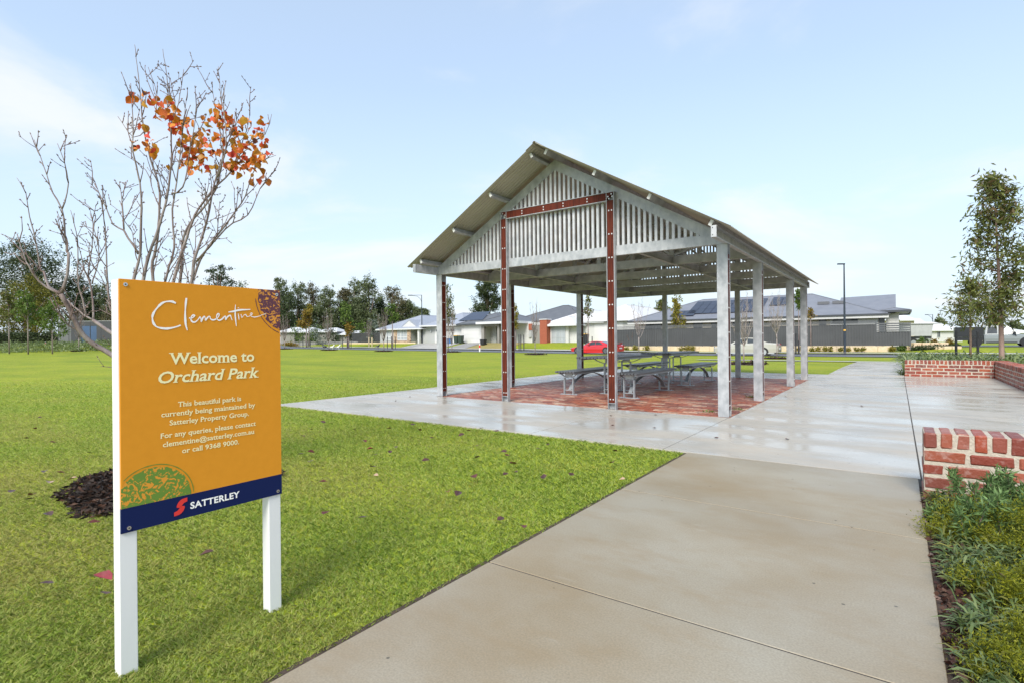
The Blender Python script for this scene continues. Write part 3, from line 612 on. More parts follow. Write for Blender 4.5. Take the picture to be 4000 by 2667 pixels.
# ------------------------------------------------------------------ lettering
def text_mesh(body, bold=0.0, serif=True, shear=0.0, spacing=1.0):
    cu = bpy.data.curves.new('text', 'FONT'); cu.body = body; cu.size = 1.0; cu.offset = bold; cu.space_character = spacing; cu.resolution_u = 3
    o = link(bpy.data.objects.new('text', cu)); dg = bpy.context.evaluated_depsgraph_get(); dg.update()
    me = bpy.data.meshes.new_from_object(o.evaluated_get(dg)); bpy.data.objects.remove(o); bpy.data.curves.remove(cu)
    V = [tuple(v.co) for v in me.vertices]; F = [tuple(p.vertices) for p in me.polygons]
    if serif:
        bm = bmesh.new(); bm.from_mesh(me); ys = []; W_ = 0.10; add = []
        for e in bm.edges:
            if len(e.link_faces) != 1: continue
            p, q = e.verts[0].co, e.verts[1].co; L = abs(p.x-q.x)
            if abs(p.y-q.y) > 0.004 or not (0.05 < L < 0.2): continue
            y = (p.y+q.y)/2; c = e.link_faces[0].calc_center_median(); x0, x1 = min(p.x, q.x), max(p.x, q.x)
            bottom = c.y > y
            if bottom and (abs(y) < .03 or y < -.12): add.append((x0-.055, x1+.055, y, y+.05))
            elif not bottom and y > .45: add.append((x0-.06, x1+(.05 if y > .62 and y < .71 else .0), y-.05, y))
        bm.free()
        for x0, x1, y0, y1 in add:
            b = len(V); V += [(x0, y0, .002), (x1, y0, .002), (x1, y1, .002), (x0, y1, .002)]; F.append((b, b+1, b+2, b+3))
    bpy.data.meshes.remove(me)
    return [(x+shear*y, y, z) for x, y, z in V], F
CAP = max(v[1] for v in text_mesh('H', 0, False)[0])
def lettering(body, x0, x1, base, cap, m, parent, y=-.0016, bold=0.0, serif=True, shear=0.0, label=None, spacing=1.0):
    V, F = text_mesh(body, bold, serif, shear, spacing); xs = [v[0] for v in V]; a, b = min(xs), max(xs); sx = (x1-x0)/(b-a); sy = cap/CAP
    me = bpy.data.meshes.new('lettering'); me.from_pydata([(x0+(v[0]-a)*sx, y-v[2]*.03, base+v[1]*sy) for v in V], [], F); me.update()
    o = obj('lettering', me, m, parent)
    if label: o['label'] = label
    return o
def ribbon(pts, w, y):
    """flat brush stroke through (x, z) points, width per point"""
    P = [Vector((p[0], p[1])) for p in pts]
    # refine with Catmull-Rom
    Q, Wd = [], []
    for i in range(len(P)-1):
        p0, p1, p2, p3 = P[max(i-1, 0)], P[i], P[i+1], P[min(i+2, len(P)-1)]
        for k in range(5):
            t = k/5; Q.append(0.5*((2*p1)+(p2-p0)*t+(2*p0-5*p1+4*p2-p3)*t*t+(3*p1-p0-3*p2+p3)*t**3)); Wd.append(w[i]+(w[i+1]-w[i])*t)
    Q.append(P[-1]); Wd.append(w[-1]); V = []; F = []
    for i, q in enumerate(Q):
        d = Q[min(i+1, len(Q)-1)]-Q[max(i-1, 0)]; d = d.normalized() if d.length > 1e-9 else Vector((1, 0)); n = Vector((-d.y, d.x))*Wd[i]/2
        V += [(q.x+n.x, y, q.y+n.y), (q.x-n.x, y, q.y-n.y)]
    F = [(2*i, 2*i+1, 2*i+3, 2*i+2) for i in range(len(Q)-1)]
    return V, F
orange = mat('orange_print', (0.72, 0.295, 0.026), (0.69, 0.28, 0.024), 0.6, scale=30, spec=.08)
navy = mat('navy_print', (0.006, 0.014, 0.075), None, 0.55, spec=.15)
cream = mat('cream_print', (0.90, 0.84, 0.46), None, 0.45)
offwhite = mat('white_print', (0.92, 0.91, 0.88), None, 0.45)
redp = mat('red_print', (0.72, 0.035, 0.03), None, 0.4)
def artmat(name, col):
    m = bpy.data.materials.new(name); m.use_nodes = True; t = m.node_tree; b = t.nodes['Principled BSDF']; b.inputs['Roughness'].default_value = .4
    co = t.nodes.new('ShaderNodeTexCoord'); n = t.nodes.new('ShaderNodeTexNoise'); n.inputs['Scale'].default_value = 42; n.inputs['Detail'].default_value = 5; n.inputs['Distortion'].default_value = 2.2
    t.links.new(co.outputs['Object'], n.inputs['Vector']); mr = t.nodes.new('ShaderNodeMapRange'); mr.inputs['From Min'].default_value = .535; mr.inputs['From Max'].default_value = .56; t.links.new(n.outputs['Fac'], mr.inputs['Value'])
    mx = t.nodes.new('ShaderNodeMix'); mx.data_type = 'RGBA'; mx.inputs[6].default_value = (*col, 1); mx.inputs[7].default_value = (0.72, 0.295, 0.026, 1); t.links.new(mr.outputs[0], mx.inputs['Factor']); t.links.new(mx.outputs[2], b.inputs['Base Color']); return m
art_g, art_p = artmat('green_fruit_print', (0.13, 0.24, 0.03)), artmat('purple_fruit_print', (0.11, 0.028, 0.045))
lime_p, purp_p = mat('green_line_print', (0.13, 0.24, 0.03), None, .4), mat('purple_line_print', (0.11, 0.028, 0.045), None, .4)

SR = -0.19; SA = -7.12
sign = thing('park_sign', 'orange and navy welcome sign on two white posts in the lawn', 'sign', (*XY(SR, SA), 0), math.pi/2-TH)
def sx(px, py): a, z = at_r(px, py, SR); return a-SA, z
for x0 in (-.010, .512):
    mb = MB(); mb.cbox(x0, x0+.052, .006, .058, -.12, 1.317, .002); mb.build('post', white, sign)
BW_, Z0, Z1 = .572, .468, 1.3185
mb = MB(); mb.cbox(-.006, -.006+BW_, 0, .006, Z0, Z1, .001); panel_ = mb.build('sign_panel', orange, sign)
mb = MB(); mb.box(-.0062, -.0058+BW_, -.0006, .0061, Z0-.0004, .550); mb.build('navy_band', navy, sign)
mb = MB()
for x, z in ((.012, 1.300), (.550, 1.300), (.016, .482), (.548, .482)):
    mb = MB(); mb.disc((x, 0, z), (0, -1, 0), .0065, .003, 12); mb.disc((x, -.003, z), (0, -1, 0), .0025, .001, 8, 1); mb.build('screw', [screwm, holem], sign)
def clip_circle(cx, cz, r, x0, x1, z0, z1, n=72):
    P = [(cx+r*(1+.012*math.sin(i*1.9))*math.cos(2*math.pi*i/n), cz+r*(1+.012*math.sin(i*1.9))*math.sin(2*math.pi*i/n)) for i in range(n)]
    for ax, lim, sg in ((0, x0, 1), (0, x1, -1), (1, z0, 1), (1, z1, -1)):
        out = []
        for i, p in enumerate(P):
            q = P[(i+1) % len(P)]; ip, iq = sg*(p[ax]-lim) >= 0, sg*(q[ax]-lim) >= 0
            if ip: out.append(p)
            if ip != iq:
                t = (lim-p[ax])/(q[ax]-p[ax]); out.append((p[0]+t*(q[0]-p[0]), p[1]+t*(q[1]-p[1])))
        P = out
    return P
def artwork(cx, cz, r, box, m, ml, arc):
    P = clip_circle(cx, cz, r*.93, *box); me = bpy.data.meshes.new('fruit_print'); me.from_pydata([(x, -.0008, z) for x, z in P], [], [tuple(range(len(P)))]); me.update(); o = obj('fruit_print', me, m, sign)
    pts = [(cx+r*math.cos(t), cz+r*math.sin(t)) for t in np.linspace(arc[0], arc[1], 16)]
    V, F = ribbon(pts, [.0012+.0022*abs(math.sin(i*1.3)) for i in range(16)], -.0010)
    me = bpy.data.meshes.new('fruit_outline'); me.from_pydata(V, [], F); me.update(); obj('fruit_outline', me, ml, o)
artwork(.092, .552, .128, (-.006, .4, .5505, 1), art_g, lime_p, (0.02, 2.35))
artwork(.617, 1.288, .157, (.3, .5655, 1, 1.3180), art_p, purp_p, (3.2, 4.34))
kx = 550/2352
STR = [([(540, 238), (490, 212), (430, 205), (370, 212), (320, 230), (270, 268), (230, 312), (195, 355), (165, 405), (150, 450), (148, 490), (155, 535), (170, 575), (195, 608), (225, 632), (300, 652), (400, 658), (500, 642), (570, 622), (620, 603)], 34),
       ([(716, 150), (705, 240), (698, 330), (695, 430), (698, 520), (706, 600), (732, 688)], 34),
       ([(760, 478), (790, 490), (830, 470), (850, 445), (830, 435), (800, 460), (790, 505), (815, 545), (860, 550), (905, 515), (945, 460)], 26),
       ([(945, 460), (958, 500), (962, 545), (985, 490), (1015, 455), (1030, 490), (1035, 520), (1070, 475), (1105, 455), (1115, 490), (1150, 515), (1200, 505), (1245, 470), (1262, 430), (1245, 412), (1222, 440), (1225, 490), (1260, 522), (1310, 500), (1365, 450), (1368, 515), (1400, 465), (1445, 440), (1465, 480), (1480, 520)], 24),
       ([(1535, 262), (1530, 340), (1530, 430), (1538, 520), (1550, 620)], 24), ([(1415, 385), (1500, 372), (1600, 350), (1700, 345), (1783, 340)], 32),
       ([(1580, 410), (1588, 460), (1594, 512)], 16), ([(1575, 312), (1590, 314)], 16),
       ([(1625, 420), (1640, 475), (1670, 440), (1700, 425), (1720, 450), (1735, 462), (1780, 445), (1812, 415), (1800, 398), (1780, 420), (1800, 455), (1850, 468), (1920, 455), (1980, 430), (2045, 412)], 15)]
mV, mF = [], []
for i, (pts, w) in enumerate(STR):
    q = [sx(560+x*kx, 1130+y*kx) for x, y in pts]
    pw = [w*kx*(.84+.28*math.sin(j*1.7+i))/1150*1.05*(.75 if j in (0, len(pts)-1) else 1) for j in range(len(pts))]
    V, F = ribbon(q, pw, -.0014-.00012*i); b = len(mV); mV += V; mF += [tuple(b+k for k in f) for f in F]
me = bpy.data.meshes.new('script_lettering'); me.from_pydata(mV, [], mF); me.update(); obj('script_lettering', me, offwhite, sign)
lettering('Welcome to', .142, .452, 1.0285, .0385, cream, sign, bold=.022)
lettering('Orchard Park', .108, .470, .9625, .0395, cream, sign, bold=.018, shear=.22)
for tx, x0, x1, zb in (('This beautiful park is', .170, .398, .8735), ('currently being maintained by', .116, .454, .8425), ('Satterley Property Group.', .142, .428, .8105), ('For any queries, please contact', .112, .456, .768), ('clementine@satterley.com.au', .120, .450, .7365), ('or call 9368 9000.', .182, .388, .7045)):
    lettering(tx, x0, x1, zb, .0172, cream, sign, bold=.014)
lettering('SATTERLEY', .2075, .388, .4965, .0225, offwhite, sign, bold=.03, serif=False, y=-.0022, spacing=1.05)
# the red S shaped emblem: two leaning leaf halves
V1 = [(.2, .50), (.2, .62), (.3, .78), (.45, .90), (.62, .97), (1.0, 1.0), (1.0, .76), (.75, .70), (.62, .60), (.55, .50), (.4, .46)]
mb = MB(); ex, ez, ew, eh = .158, .4835, .044, .058
for pts in (V1, [(1-x, 1-z) for x, z in V1]):
    mb.add([(ex+(x-.1)*ew, -.0024, ez+z*eh) for x, z in pts], [tuple(range(len(pts)))])
mb.build('red_emblem', redp, sign, fix=False)

# ------------------------------------------------------------------ brick seat walls
brickm = leafmat('old_red_brick', [(0.24, 0.040, 0.022), (0.30, 0.062, 0.030), (0.17, 0.036, 0.025), (0.27, 0.072, 0.048), (0.115, 0.036, 0.030), (0.33, 0.080, 0.034), (0.25, 0.085, 0.062)], 0.0, 0.45, 0.4)
def brick_smears(m):
    t = m.node_tree; b = t.nodes['Principled BSDF']; src = b.inputs['Base Color'].links[0].from_socket; co = t.nodes.new('ShaderNodeTexCoord')
    n = t.nodes.new('ShaderNodeTexNoise'); n.inputs['Scale'].default_value = 17; n.inputs['Detail'].default_value = 8; n.inputs['Roughness'].default_value = .65; t.links.new(co.outputs['Object'], n.inputs['Vector'])
    mr = t.nodes.new('ShaderNodeMapRange'); mr.inputs['From Min'].default_value = .52; mr.inputs['From Max'].default_value = .78; mr.inputs['To Max'].default_value = .5; t.links.new(n.outputs['Fac'], mr.inputs['Value'])
    mx = t.nodes.new('ShaderNodeMix'); mx.data_type = 'RGBA'; mx.inputs[7].default_value = (.56, .46, .42, 1); t.links.new(mr.outputs[0], mx.inputs['Factor']); t.links.new(src, mx.inputs[6]); t.links.new(mx.outputs[2], b.inputs['Base Color'])
    n2 = t.nodes.new('ShaderNodeTexNoise'); n2.inputs['Scale'].default_value = 45; n2.inputs['Detail'].default_value = 5; t.links.new(co.outputs['Object'], n2.inputs['Vector'])
    bp = t.nodes.new('ShaderNodeBump'); bp.inputs['Strength'].default_value = .7; bp.inputs['Distance'].default_value = .006; t.links.new(n2.outputs['Fac'], bp.inputs['Height']); t.links.new(bp.outputs[0], b.inputs['Normal'])
brick_smears(brickm)
mortar = mat('cream_mortar', (0.50, 0.44, 0.36), (0.40, 0.355, 0.29), 0.9, scale=25, bump=.6, bscale=70)
def brick_run(mb, mm, x0, x1, y0, y1, ztop, zbot, along='x', ends=(0, 0)):
    """one straight run; rowlock capping over stretcher courses"""
    def bx(u0, u1, z0, z1):
        j = lambda s=.004: random.uniform(-s, s)
        if along == 'x': a = (u0, u1, y0+j(.003), y1+j(.003), z0, z1)
        else: a = (x0+j(.003), x1+j(.003), u0, u1, z0, z1)
        b = len(mb.v); mb.cbox(*a, random.uniform(.006, .011))
        for i in range(b, len(mb.v)): p = mb.v[i]; mb.v[i] = (p[0]+j(.0028), p[1]+j(.0028), p[2]+j(.0032))
    U0, U1 = (x0, x1) if along == 'x' else (y0, y1); u = U0
    while u < U1-.03:
        w = .074+random.uniform(-.006, .006); bx(u+.004, min(u+w, U1), ztop-.112+random.uniform(-.004, .008), ztop+random.uniform(-.004, .002)); u += w+.013
    z = ztop-.126; c = 0
    while z > zbot:
        u = U0-(.118 if c % 2 else 0)
        while u < U1-.02:
            L = .226+random.uniform(-.012, .012); a, b = max(u+.004, U0), min(u+L, U1)
            if b-a > .03: bx(a, b, max(z-.074+random.uniform(-.003, .003), zbot), z+random.uniform(-.003, .003))
            u += L+.016
        z -= .0885; c += 1
    e = .005; mm.box(x0+e, x1-e, y0+e, y1-e, zbot, ztop-.006)
nw = thing('brick_wall', 'low red brick seat wall in the right foreground above the garden bed', 'wall', (O[0], O[1], 0), -TH, 'recycled brick seat walls')
mb, mm = MB(), MB(); brick_run(mb, mm, 2.05, 5.6, -3.20, -2.90, .452, -.16); mb.build('bricks', brickm, nw); mm.build('mortar', mortar, nw)
fw = thing('brick_wall', 'low red brick corner wall in front of the planted bed with the tall gum tree', 'wall', (O[0], O[1], 0), -TH, 'recycled brick seat walls')
mb, mm = MB(), MB(); brick_run(mb, mm, 2.075, 3.965, 10.87, 11.17, .452, -.1); mb.build('bricks', brickm, fw); mm.build('mortar', mortar, fw)
mb, mm = MB(), MB(); brick_run(mb, mm, 3.968, 4.268, -2.5, 11.168, .450, -.1, along='y'); mb.build('bricks', brickm, fw); mm.build('mortar', mortar, fw)

# ------------------------------------------------------------------ garden bed at lower right
mb = MB(); mb.box(2.03, 9, -11, -3.20, -.3, -.008); mb.box(2.03, 2.06, -3.2, -2.61, -.3, -.0085); mb.box(4.27, 12, -3.2, 11.2, -.3, .0); mb.box(2.1, 4.26, 11.17, 11.6, -.3, .02)
local('garden_soil', mb, soil)
def straps(name, cx, cy, z0, n, Lm, wm, m, seed, sx_=.3, sy_=.3, up=.6):
    """arching strap leaves, three segments each, rooted in tufts"""
    g = np.random.default_rng(seed); B = np.stack([cx, cy, z0], 1) if hasattr(cx, '__len__') else np.stack([cx+g.normal(0, sx_, n), cy+g.normal(0, sy_, n), np.full(n, z0)], 1)
    n = len(B); th = g.uniform(0, 2*np.pi, n); D = np.stack([np.cos(th), np.sin(th), np.zeros(n)], 1); Wv = np.stack([-np.sin(th), np.cos(th), g.normal(0, .35, n)], 1)
    L = Lm*(.55+.75*g.random(n)); w = wm*(.7+.6*g.random(n)); u = up*(.5+g.random(n)); rows = []
    for s, wf in ((0, .55), (.35, 1.0), (.7, .85), (1.0, .06)):
        c = B+D*(L*(s*.85))[:, None]*(1-.35*u[:, None]); c[:, 2] += L*(u*s*1.5-s*s*u*1.15)*.9
        rows += [c+Wv*(w*wf/2)[:, None], c-Wv*(w*wf/2)[:, None]]
    V = np.stack(rows, 1).reshape(-1, 3); base = np.arange(n)[:, None]*8
    F = np.concatenate([base+np.array([[2*k, 2*k+1, 2*k+3, 2*k+2]]) for k in range(3)])
    return obj(name, np_mesh(name, V, F), m)
L_bed = leafmat('bed_strap_leaf', [(0.04, 0.075, 0.018), (0.10, 0.15, 0.045), (0.20, 0.25, 0.10), (0.07, 0.115, 0.028), (0.22, 0.21, 0.05)], 0.25, 0.4, 0.4)
g = np.random.default_rng(21); N = 14000
r_ = 2.13+.75*g.random(N)**1.1; a_ = -3.25-3.6*g.random(N); tuft = g.integers(0, 430, N); tr = 2.13+1.0*g.random(430)**1.15; ta = -3.26-3.5*g.random(430)
r_ = tr[tuft]+g.normal(0, .045, N); a_ = ta[tuft]+g.normal(0, .045, N); a_ = np.minimum(a_, -3.23); r_ = np.maximum(r_, 2.10)
P = O+r_[:, None]*RV+a_[:, None]*AV
o = straps('ground_cover', P[:, 0], P[:, 1], np.full(N, -.01)+.07*g.random(N), N, .125, .0082, L_bed, 5, up=.6); tag(o, 'strappy green ground cover spilling over the path edge', 'ground cover', kind='stuff')
# litter along the kerb of the bed
N = 7000; r_ = 2.05+.42*g.random(N)**1.3; a_ = -3.2-4.2*g.random(N); P = O+r_[:, None]*RV+a_[:, None]*AV
o = leaf_mesh('leaf_litter', np.stack([P[:, 0], P[:, 1], -.006+.018*g.random(N)], 1), .026, L_litter, aspect=.7, normal_up=.85, seed=4); tag(o, 'dark wet leaf litter between the path and the plants', 'leaf litter', kind='stuff')
def fine_shrub(x, y, rx, h, n, label, seed, m=None, sz=.022):
    t = thing('shrub', label, 'shrub', (x, y, -.02), group='yellow green shrubs in the garden bed'); g = np.random.default_rng(seed)
    k = 46; d = g.normal(size=(k, 3)); d[:, 2] = np.abs(d[:, 2])*.9; d /= np.linalg.norm(d, axis=1)[:, None]; cen = d*np.array([rx, rx, h])*(.55+.45*g.random(k))[:, None]
    mb = MB()
    for c in cen[:26]: mb.tube([(0, 0, 0), tuple(c*.5+np.array([0, 0, .03])), tuple(c)], [.006, .004, .002], 5)
    mb.build('stems', bark_b, t)
    m_ = n//k; st = cen[:, None, :]+(d[:, None, :]*g.uniform(-.35, .3, (k, m_, 1))*np.array([rx, rx, h]))*.6+g.normal(size=(k, m_, 3))*np.array([rx, rx, h])*.10
    st = st.reshape(-1, 3); st[:, 2] = np.abs(st[:, 2]); leaf_mesh('foliage', st, sz, m or L_fine, t, aspect=.24, seed=seed, droop=-.25)
fine_shrub(2.66, 2.80, .36, .25, 26000, 'yellow green fine leaved shrub below the near brick wall', 31, sz=.017)
fine_shrub(2.10, 2.16, .23, .20, 18000, 'yellow green fine leaved shrub in the middle of the bed', 32, sz=.016)
fine_shrub(1.68, 1.66, .23, .20, 22000, 'yellow green fine leaved shrub closest to the camera beside the path', 33, sz=.014)
def sprig_shrub(px, py, Y, label, seed, hs=.30):
    x, y, z = at_Y(px, py, Y); t = thing('bottlebrush_shrub', label, 'shrub', (x, y, -.02), group='needle leaved shrubs by the wall'); g = np.random.default_rng(seed); mb = MB(); P = []
    for i in range(11):
        th = g.uniform(0, 6.28); L = hs*(.65+.6*g.random()); d = np.array([math.cos(th)*.32, math.sin(th)*.32, 1.0]); d /= np.linalg.norm(d)
        b = np.array([g.normal(0, .08), g.normal(0, .05), 0]); tip = b+d*L; mb.tube([tuple(b), tuple(b+d*L*.5), tuple(tip)], [.004, .003, .0015], 5)
        s = g.random(150)**.7; P.append(b+d*L*s[:, None]+g.normal(0, .007, (150, 3)))
    mb.build('stems', bark_b, t); leaf_mesh('needles', np.concatenate(P), .05, L_sprig, t, aspect=.17, droop=-.7, seed=seed)
sprig_shrub(3838, 1985, 3.22, 'green needle leaved shrub standing against the near brick wall', 41, .29)
sprig_shrub(3790, 2020, 3.1, 'small green needle leaved shrub near the left corner of the brick wall', 43, .11)
sprig_shrub(3890, 2060, 2.85, 'green needle leaved shrub between the yellow shrubs and the wall', 44, .24)
sprig_shrub(3960, 1990, 3.1, 'green needle leaved shrub at the right edge of the photo under the wall', 42, .26)
# plants behind the far wall
g = np.random.default_rng(9); N = 6500; r_ = 2.15+22*g.random(N)**1.6; a_ = 11.35+9.5*g.random(N)**1.2; keep = ~((r_ > 9) & (a_ < 9)); P = O+r_[:, None]*RV+a_[:, None]*AV
o = straps('ground_cover', P[:, 0], P[:, 1], G(r_, a_)+.10+.12*g.random(N), N, .74, .030, L_strap, 6, up=.78); tag(o, 'arching green strappy plants behind the far brick wall', 'ground cover', kind='stuff')
x, y = XY(2.02, 11.25); o = straps('grass_tuft', x, y, 0.0, 60, .34, .014, L_strap, 12, .05, .05, .9); tag(o, 'small green tuft at the left end of the far brick wall', 'plant')

# ------------------------------------------------------------------ the near pear tree behind the sign
TX, TY = -2.72, 4.25
pear = thing('pear_tree', 'nearly bare pear tree with last red and orange leaves behind the sign', 'tree', (TX, TY, 0))
def pear_build():
    g = np.random.default_rng(77); mb = MB(); buds = []; seg_pts = []
    def up(cx, cy, Y): return np.array(at_Y(cx/1.651, 150+cy/1.651, Y))-np.array([TX, TY, 0])
    def lo(px, py, Y): return np.array(at_Y(px, py, Y))-np.array([TX, TY, 0])
    def twig(p, d, L, r, lev=0):
        n = max(3, int(L/.035)); pts = [p]; dd = d/np.linalg.norm(d)
        for i in range(n):
            dd = dd+g.normal(0, .085, 3)+np.array([0, 0, .10]); dd /= np.linalg.norm(dd); pts.append(pts[-1]+dd*L/n)
            if lev < 2 and g.random() < (.34 if lev == 0 else .25) and L > .09:
                s = np.cross(dd, g.normal(size=3)); s /= np.linalg.norm(s); twig(pts[-1], dd*.6+s*.9, L*g.uniform(.25, .6), r*.7, lev+1)
            elif g.random() < .5:
                s = np.cross(dd, g.normal(size=3)); s /= np.linalg.norm(s); buds.append((pts[-1], pts[-1]+s*.010+dd*.013))
        mb.tube(pts, np.linspace(r, .0021, len(pts)), 5 if lev == 0 else 4, 1); buds.append((pts[-1], pts[-1]+dd*.018))
    def limb(pts, r0, r1, dens=1.0, start=.25):
        # smooth the path a little and let it wander
        P = [np.array(p) for p in pts]; Q = []
        for i in range(len(P)-1):
            p0, p1, p2, p3 = P[max(i-1, 0)], P[i], P[i+1], P[min(i+2, len(P)-1)]
            k = max(2, int(np.linalg.norm(p2-p1)/.06))
            for t in np.arange(k)/k: Q.append(.5*((2*p1)+(p2-p0)*t+(2*p0-5*p1+4*p2-p3)*t*t+(3*p1-p0-3*p2+p3)*t**3)+g.normal(0, .0016, 3))
        Q.append(P[-1]); n = len(Q); rad = r0+(r1-r0)*np.linspace(0, 1, n)**.7; rad = rad*(1+.10*g.normal(size=n).clip(-1, 1)*.7)
        rad = rad*.74; mb.tube(Q, rad, 8)
        for i in range(int(n*start), n-1):
            d = Q[i+1]-Q[i]; d /= np.linalg.norm(d)+1e-9
            if g.random() < .75*dens:
                s = np.cross(d, g.normal(size=3)); s /= np.linalg.norm(s)+1e-9; short = g.random() < .45
                twig(Q[i], d*.8+s*.75+np.array([0, 0, .5]), g.uniform(.03, .08) if short else g.uniform(.12, .36)*(1.15-.75*i/n), .0042)
            elif g.random() < .4:
                s = np.cross(d, g.normal(size=3)); s /= np.linalg.norm(s)+1e-9; buds.append((Q[i]+s*rad[i]*.8, Q[i]+s*(rad[i]+.012)+d*.013))
        seg_pts.append(np.array(Q))
    F0 = np.array([0, 0, .62]); F1 = np.array([.02, .0, .85])
    mb.tube([(0, 0, -.05), (0, 0, .05), (.005, 0, .3), (0.0, 0, .62), (.02, 0, .86)], [.075, .056, .05, .048, .036], 10)
    # long limbs reaching left, past the sign's edge
    L1 = [F0, lo(455, 1396, 4.2), lo(375, 1351, 4.15), lo(325, 1308, 4.1), lo(275, 1218, 4.05), lo(238, 1148, 4.0)]
    limb(L1, .036, .020, .35, .3)
    limb([lo(238, 1148, 4.0), lo(208, 1138, 3.98), lo(150, 1100, 3.95), lo(112, 1035, 3.9), up(170, 1440, 3.9), up(110, 1262, 3.9)], .014, .004, .5)
    limb([lo(238, 1148, 4.0), lo(190, 1120, 4.05), lo(172, 1060, 4.1), up(265, 1500, 4.1), up(235, 1330, 4.1), up(190, 1150, 4.1), up(165, 1000, 4.1), up(108, 900, 4.1)], .013, .0025, .9)
    limb([lo(238, 1148, 4.0), lo(262, 1075, 4.0), lo(268, 985, 4.0), up(430, 1380, 4.0), up(400, 1100, 4.0), up(340, 1000, 4.0), up(300, 880, 4.0), up(220, 655, 4.0)], .016, .0028, .9)
    limb([up(400, 1100, 4.0), up(436, 1000, 4.0), up(432, 860, 4.0), up(370, 680, 4.0)], .008, .0025, 1)
    limb([lo(275, 1250, 4.07), lo(240, 1210, 4.0), lo(225, 1200, 4.0)], .010, .005, .5)
    limb([lo(320, 1300, 4.1), lo(270, 1272, 4.05), lo(245, 1242, 4.0), lo(225, 1205, 4.0)], .010, .004, .6)
    L2 = [F1, lo(455, 1315, 4.35), lo(415, 1288, 4.4), lo(365, 1252, 4.45)]
    limb(L2, .030, .017, .35, .3)
    limb([lo(365, 1252, 4.45), lo(330, 1232, 4.45), lo(290, 1200, 4.5), lo(262, 1170, 4.5)], .013, .005, .5)
    limb([lo(338, 1236, 4.45), lo(322, 1170, 4.45), lo(308, 1120, 4.45), up(500, 1500, 4.45), up(500, 1300, 4.45), up(455, 1110, 4.45)], .011, .003, .8)
    limb([lo(365, 1252, 4.45), lo(363, 1170, 4.5), lo(350, 1090, 4.5), up(575, 1500, 4.5), up(602, 1250, 4.5), up(606, 1110, 4.5), up(500, 1045, 4.5)], .012, .003, .9)
    limb([lo(360, 1110, 4.5), up(640, 1400, 4.5), up(610, 1240, 4.5), up(580, 1130, 4.5)], .008, .003, .9)
    limb([F1, lo(455, 1240, 4.5), lo(428, 1180, 4.5), lo(419, 1080, 4.5), up(688, 1400, 4.5), up(660, 1080, 4.5), up(600, 900, 4.5)], .022, .003, .9, .3)
    limb([lo(455, 1250, 4.5), lo(445, 1190, 4.4), lo(440, 1120, 4.4)], .010, .004, .7)
    # the upright centre
    def C(y0, *pts):
        q = [up(a, b, c) for a, b, c in pts]; return [F1, q[0]+(q[0]-q[1])*.55+(F1-q[0])*.12]+q
    limb(C(0, (870, 1530, 4.1), (905, 1380, 4.1), (910, 1000, 4.05), (895, 900, 4.05), (860, 740, 4.0), (857, 560, 4.0), (843, 290, 4.0)), .026, .0026)
    limb(C(0, (930, 1530, 4.3), (960, 1400, 4.3), (1000, 1290, 4.3), (1060, 1100, 4.3), (1080, 1000, 4.3), (1105, 800, 4.3), (1100, 580, 4.3), (1080, 450, 4.3), (1082, 300, 4.3), (1050, 70, 4.3)), .030, .0026)
    limb(C(0, (985, 1530, 4.45), (985, 1440, 4.45), (1012, 1330, 4.45), (1030, 1000, 4.45), (985, 830, 4.45), (930, 600, 4.4), (905, 350, 4.4), (868, 42, 4.4)), .028, .0026)
    limb(C(0, (1075, 1530, 4.0), (1122, 1350, 4.0), (1112, 1100, 4.0), (1150, 850, 4.0), (1205, 370, 4.0)), .020, .0026)
    limb(C(0, (1130, 1530, 4.25), (1190, 1330, 4.25), (1280, 1100, 4.25), (1400, 950, 4.3), (1500, 850, 4.3), (1580, 700, 4.3), (1710, 620, 4.3), (1752, 490, 4.3)), .030, .0026)
    limb(C(0, (1165, 1530, 4.5), (1195, 1250, 4.5), (1330, 1070, 4.5), (1410, 920, 4.5), (1440, 640, 4.5), (1408, 182, 4.5)), .026, .0026)
    limb(C(0, (1240, 1540, 4.1), (1250, 1440, 4.1), (1300, 1300, 4.1), (1340, 1150, 4.1), (1400, 880, 4.1), (1500, 600, 4.1), (1570, 415, 4.1)), .026, .0026)
    limb(C(0, (1255, 1530, 4.35), (1320, 1380, 4.35), (1480, 1170, 4.35), (1580, 1020, 4.35), (1620, 900, 4.35), (1680, 800, 4.35), (1780, 755, 4.35)), .026, .0026)
    limb([up(1265, 1440, 4.3), up(1400, 1290, 4.2), up(1500, 1190, 4.2), up(1600, 1140, 4.2), up(1680, 970, 4.2), up(1780, 850, 4.2)], .012, .0026)
    limb([up(890, 1390, 4.1), up(800, 1240, 4.1), up(730, 1200, 4.1), up(640, 1000, 4.1), up(560, 920, 4.1)], .012, .003)
    limb([up(800, 1235, 4.1), up(790, 1100, 4.1), up(770, 930, 4.1)], .008, .003)
    limb([up(1040, 1100, 4.45), up(990, 1000, 4.5), up(940, 850, 4.5), up(770, 730, 4.5)], .007, .0026)
    limb([up(1110, 1000, 4.0), up(1180, 960, 3.9), up(1230, 700, 3.9), up(1280, 410, 3.9)], .008, .0026)
    limb([up(1400, 900, 4.1), up(1460, 700, 4.0), up(1440, 420, 4.0), up(1455, 290, 4.0)], .008, .0026)
    limb([up(1440, 700, 4.5), up(1400, 500, 4.55), up(1365, 290, 4.6)], .007, .0026)
    limb([up(1500, 850, 4.3), up(1600, 560, 4.4), up(1612, 420, 4.4)], .008, .0026)
    limb([up(1090, 580, 4.3), up(1150, 420, 4.3), up(1185, 200, 4.3)], .006, .0026)
    limb([up(930, 600, 4.4), up(860, 640, 4.3), up(760, 505, 4.3)], .006, .0026)
    limb([up(1000, 520, 4.4), up(1010, 360, 4.4), up(955, 185, 4.4)], .006, .0026)
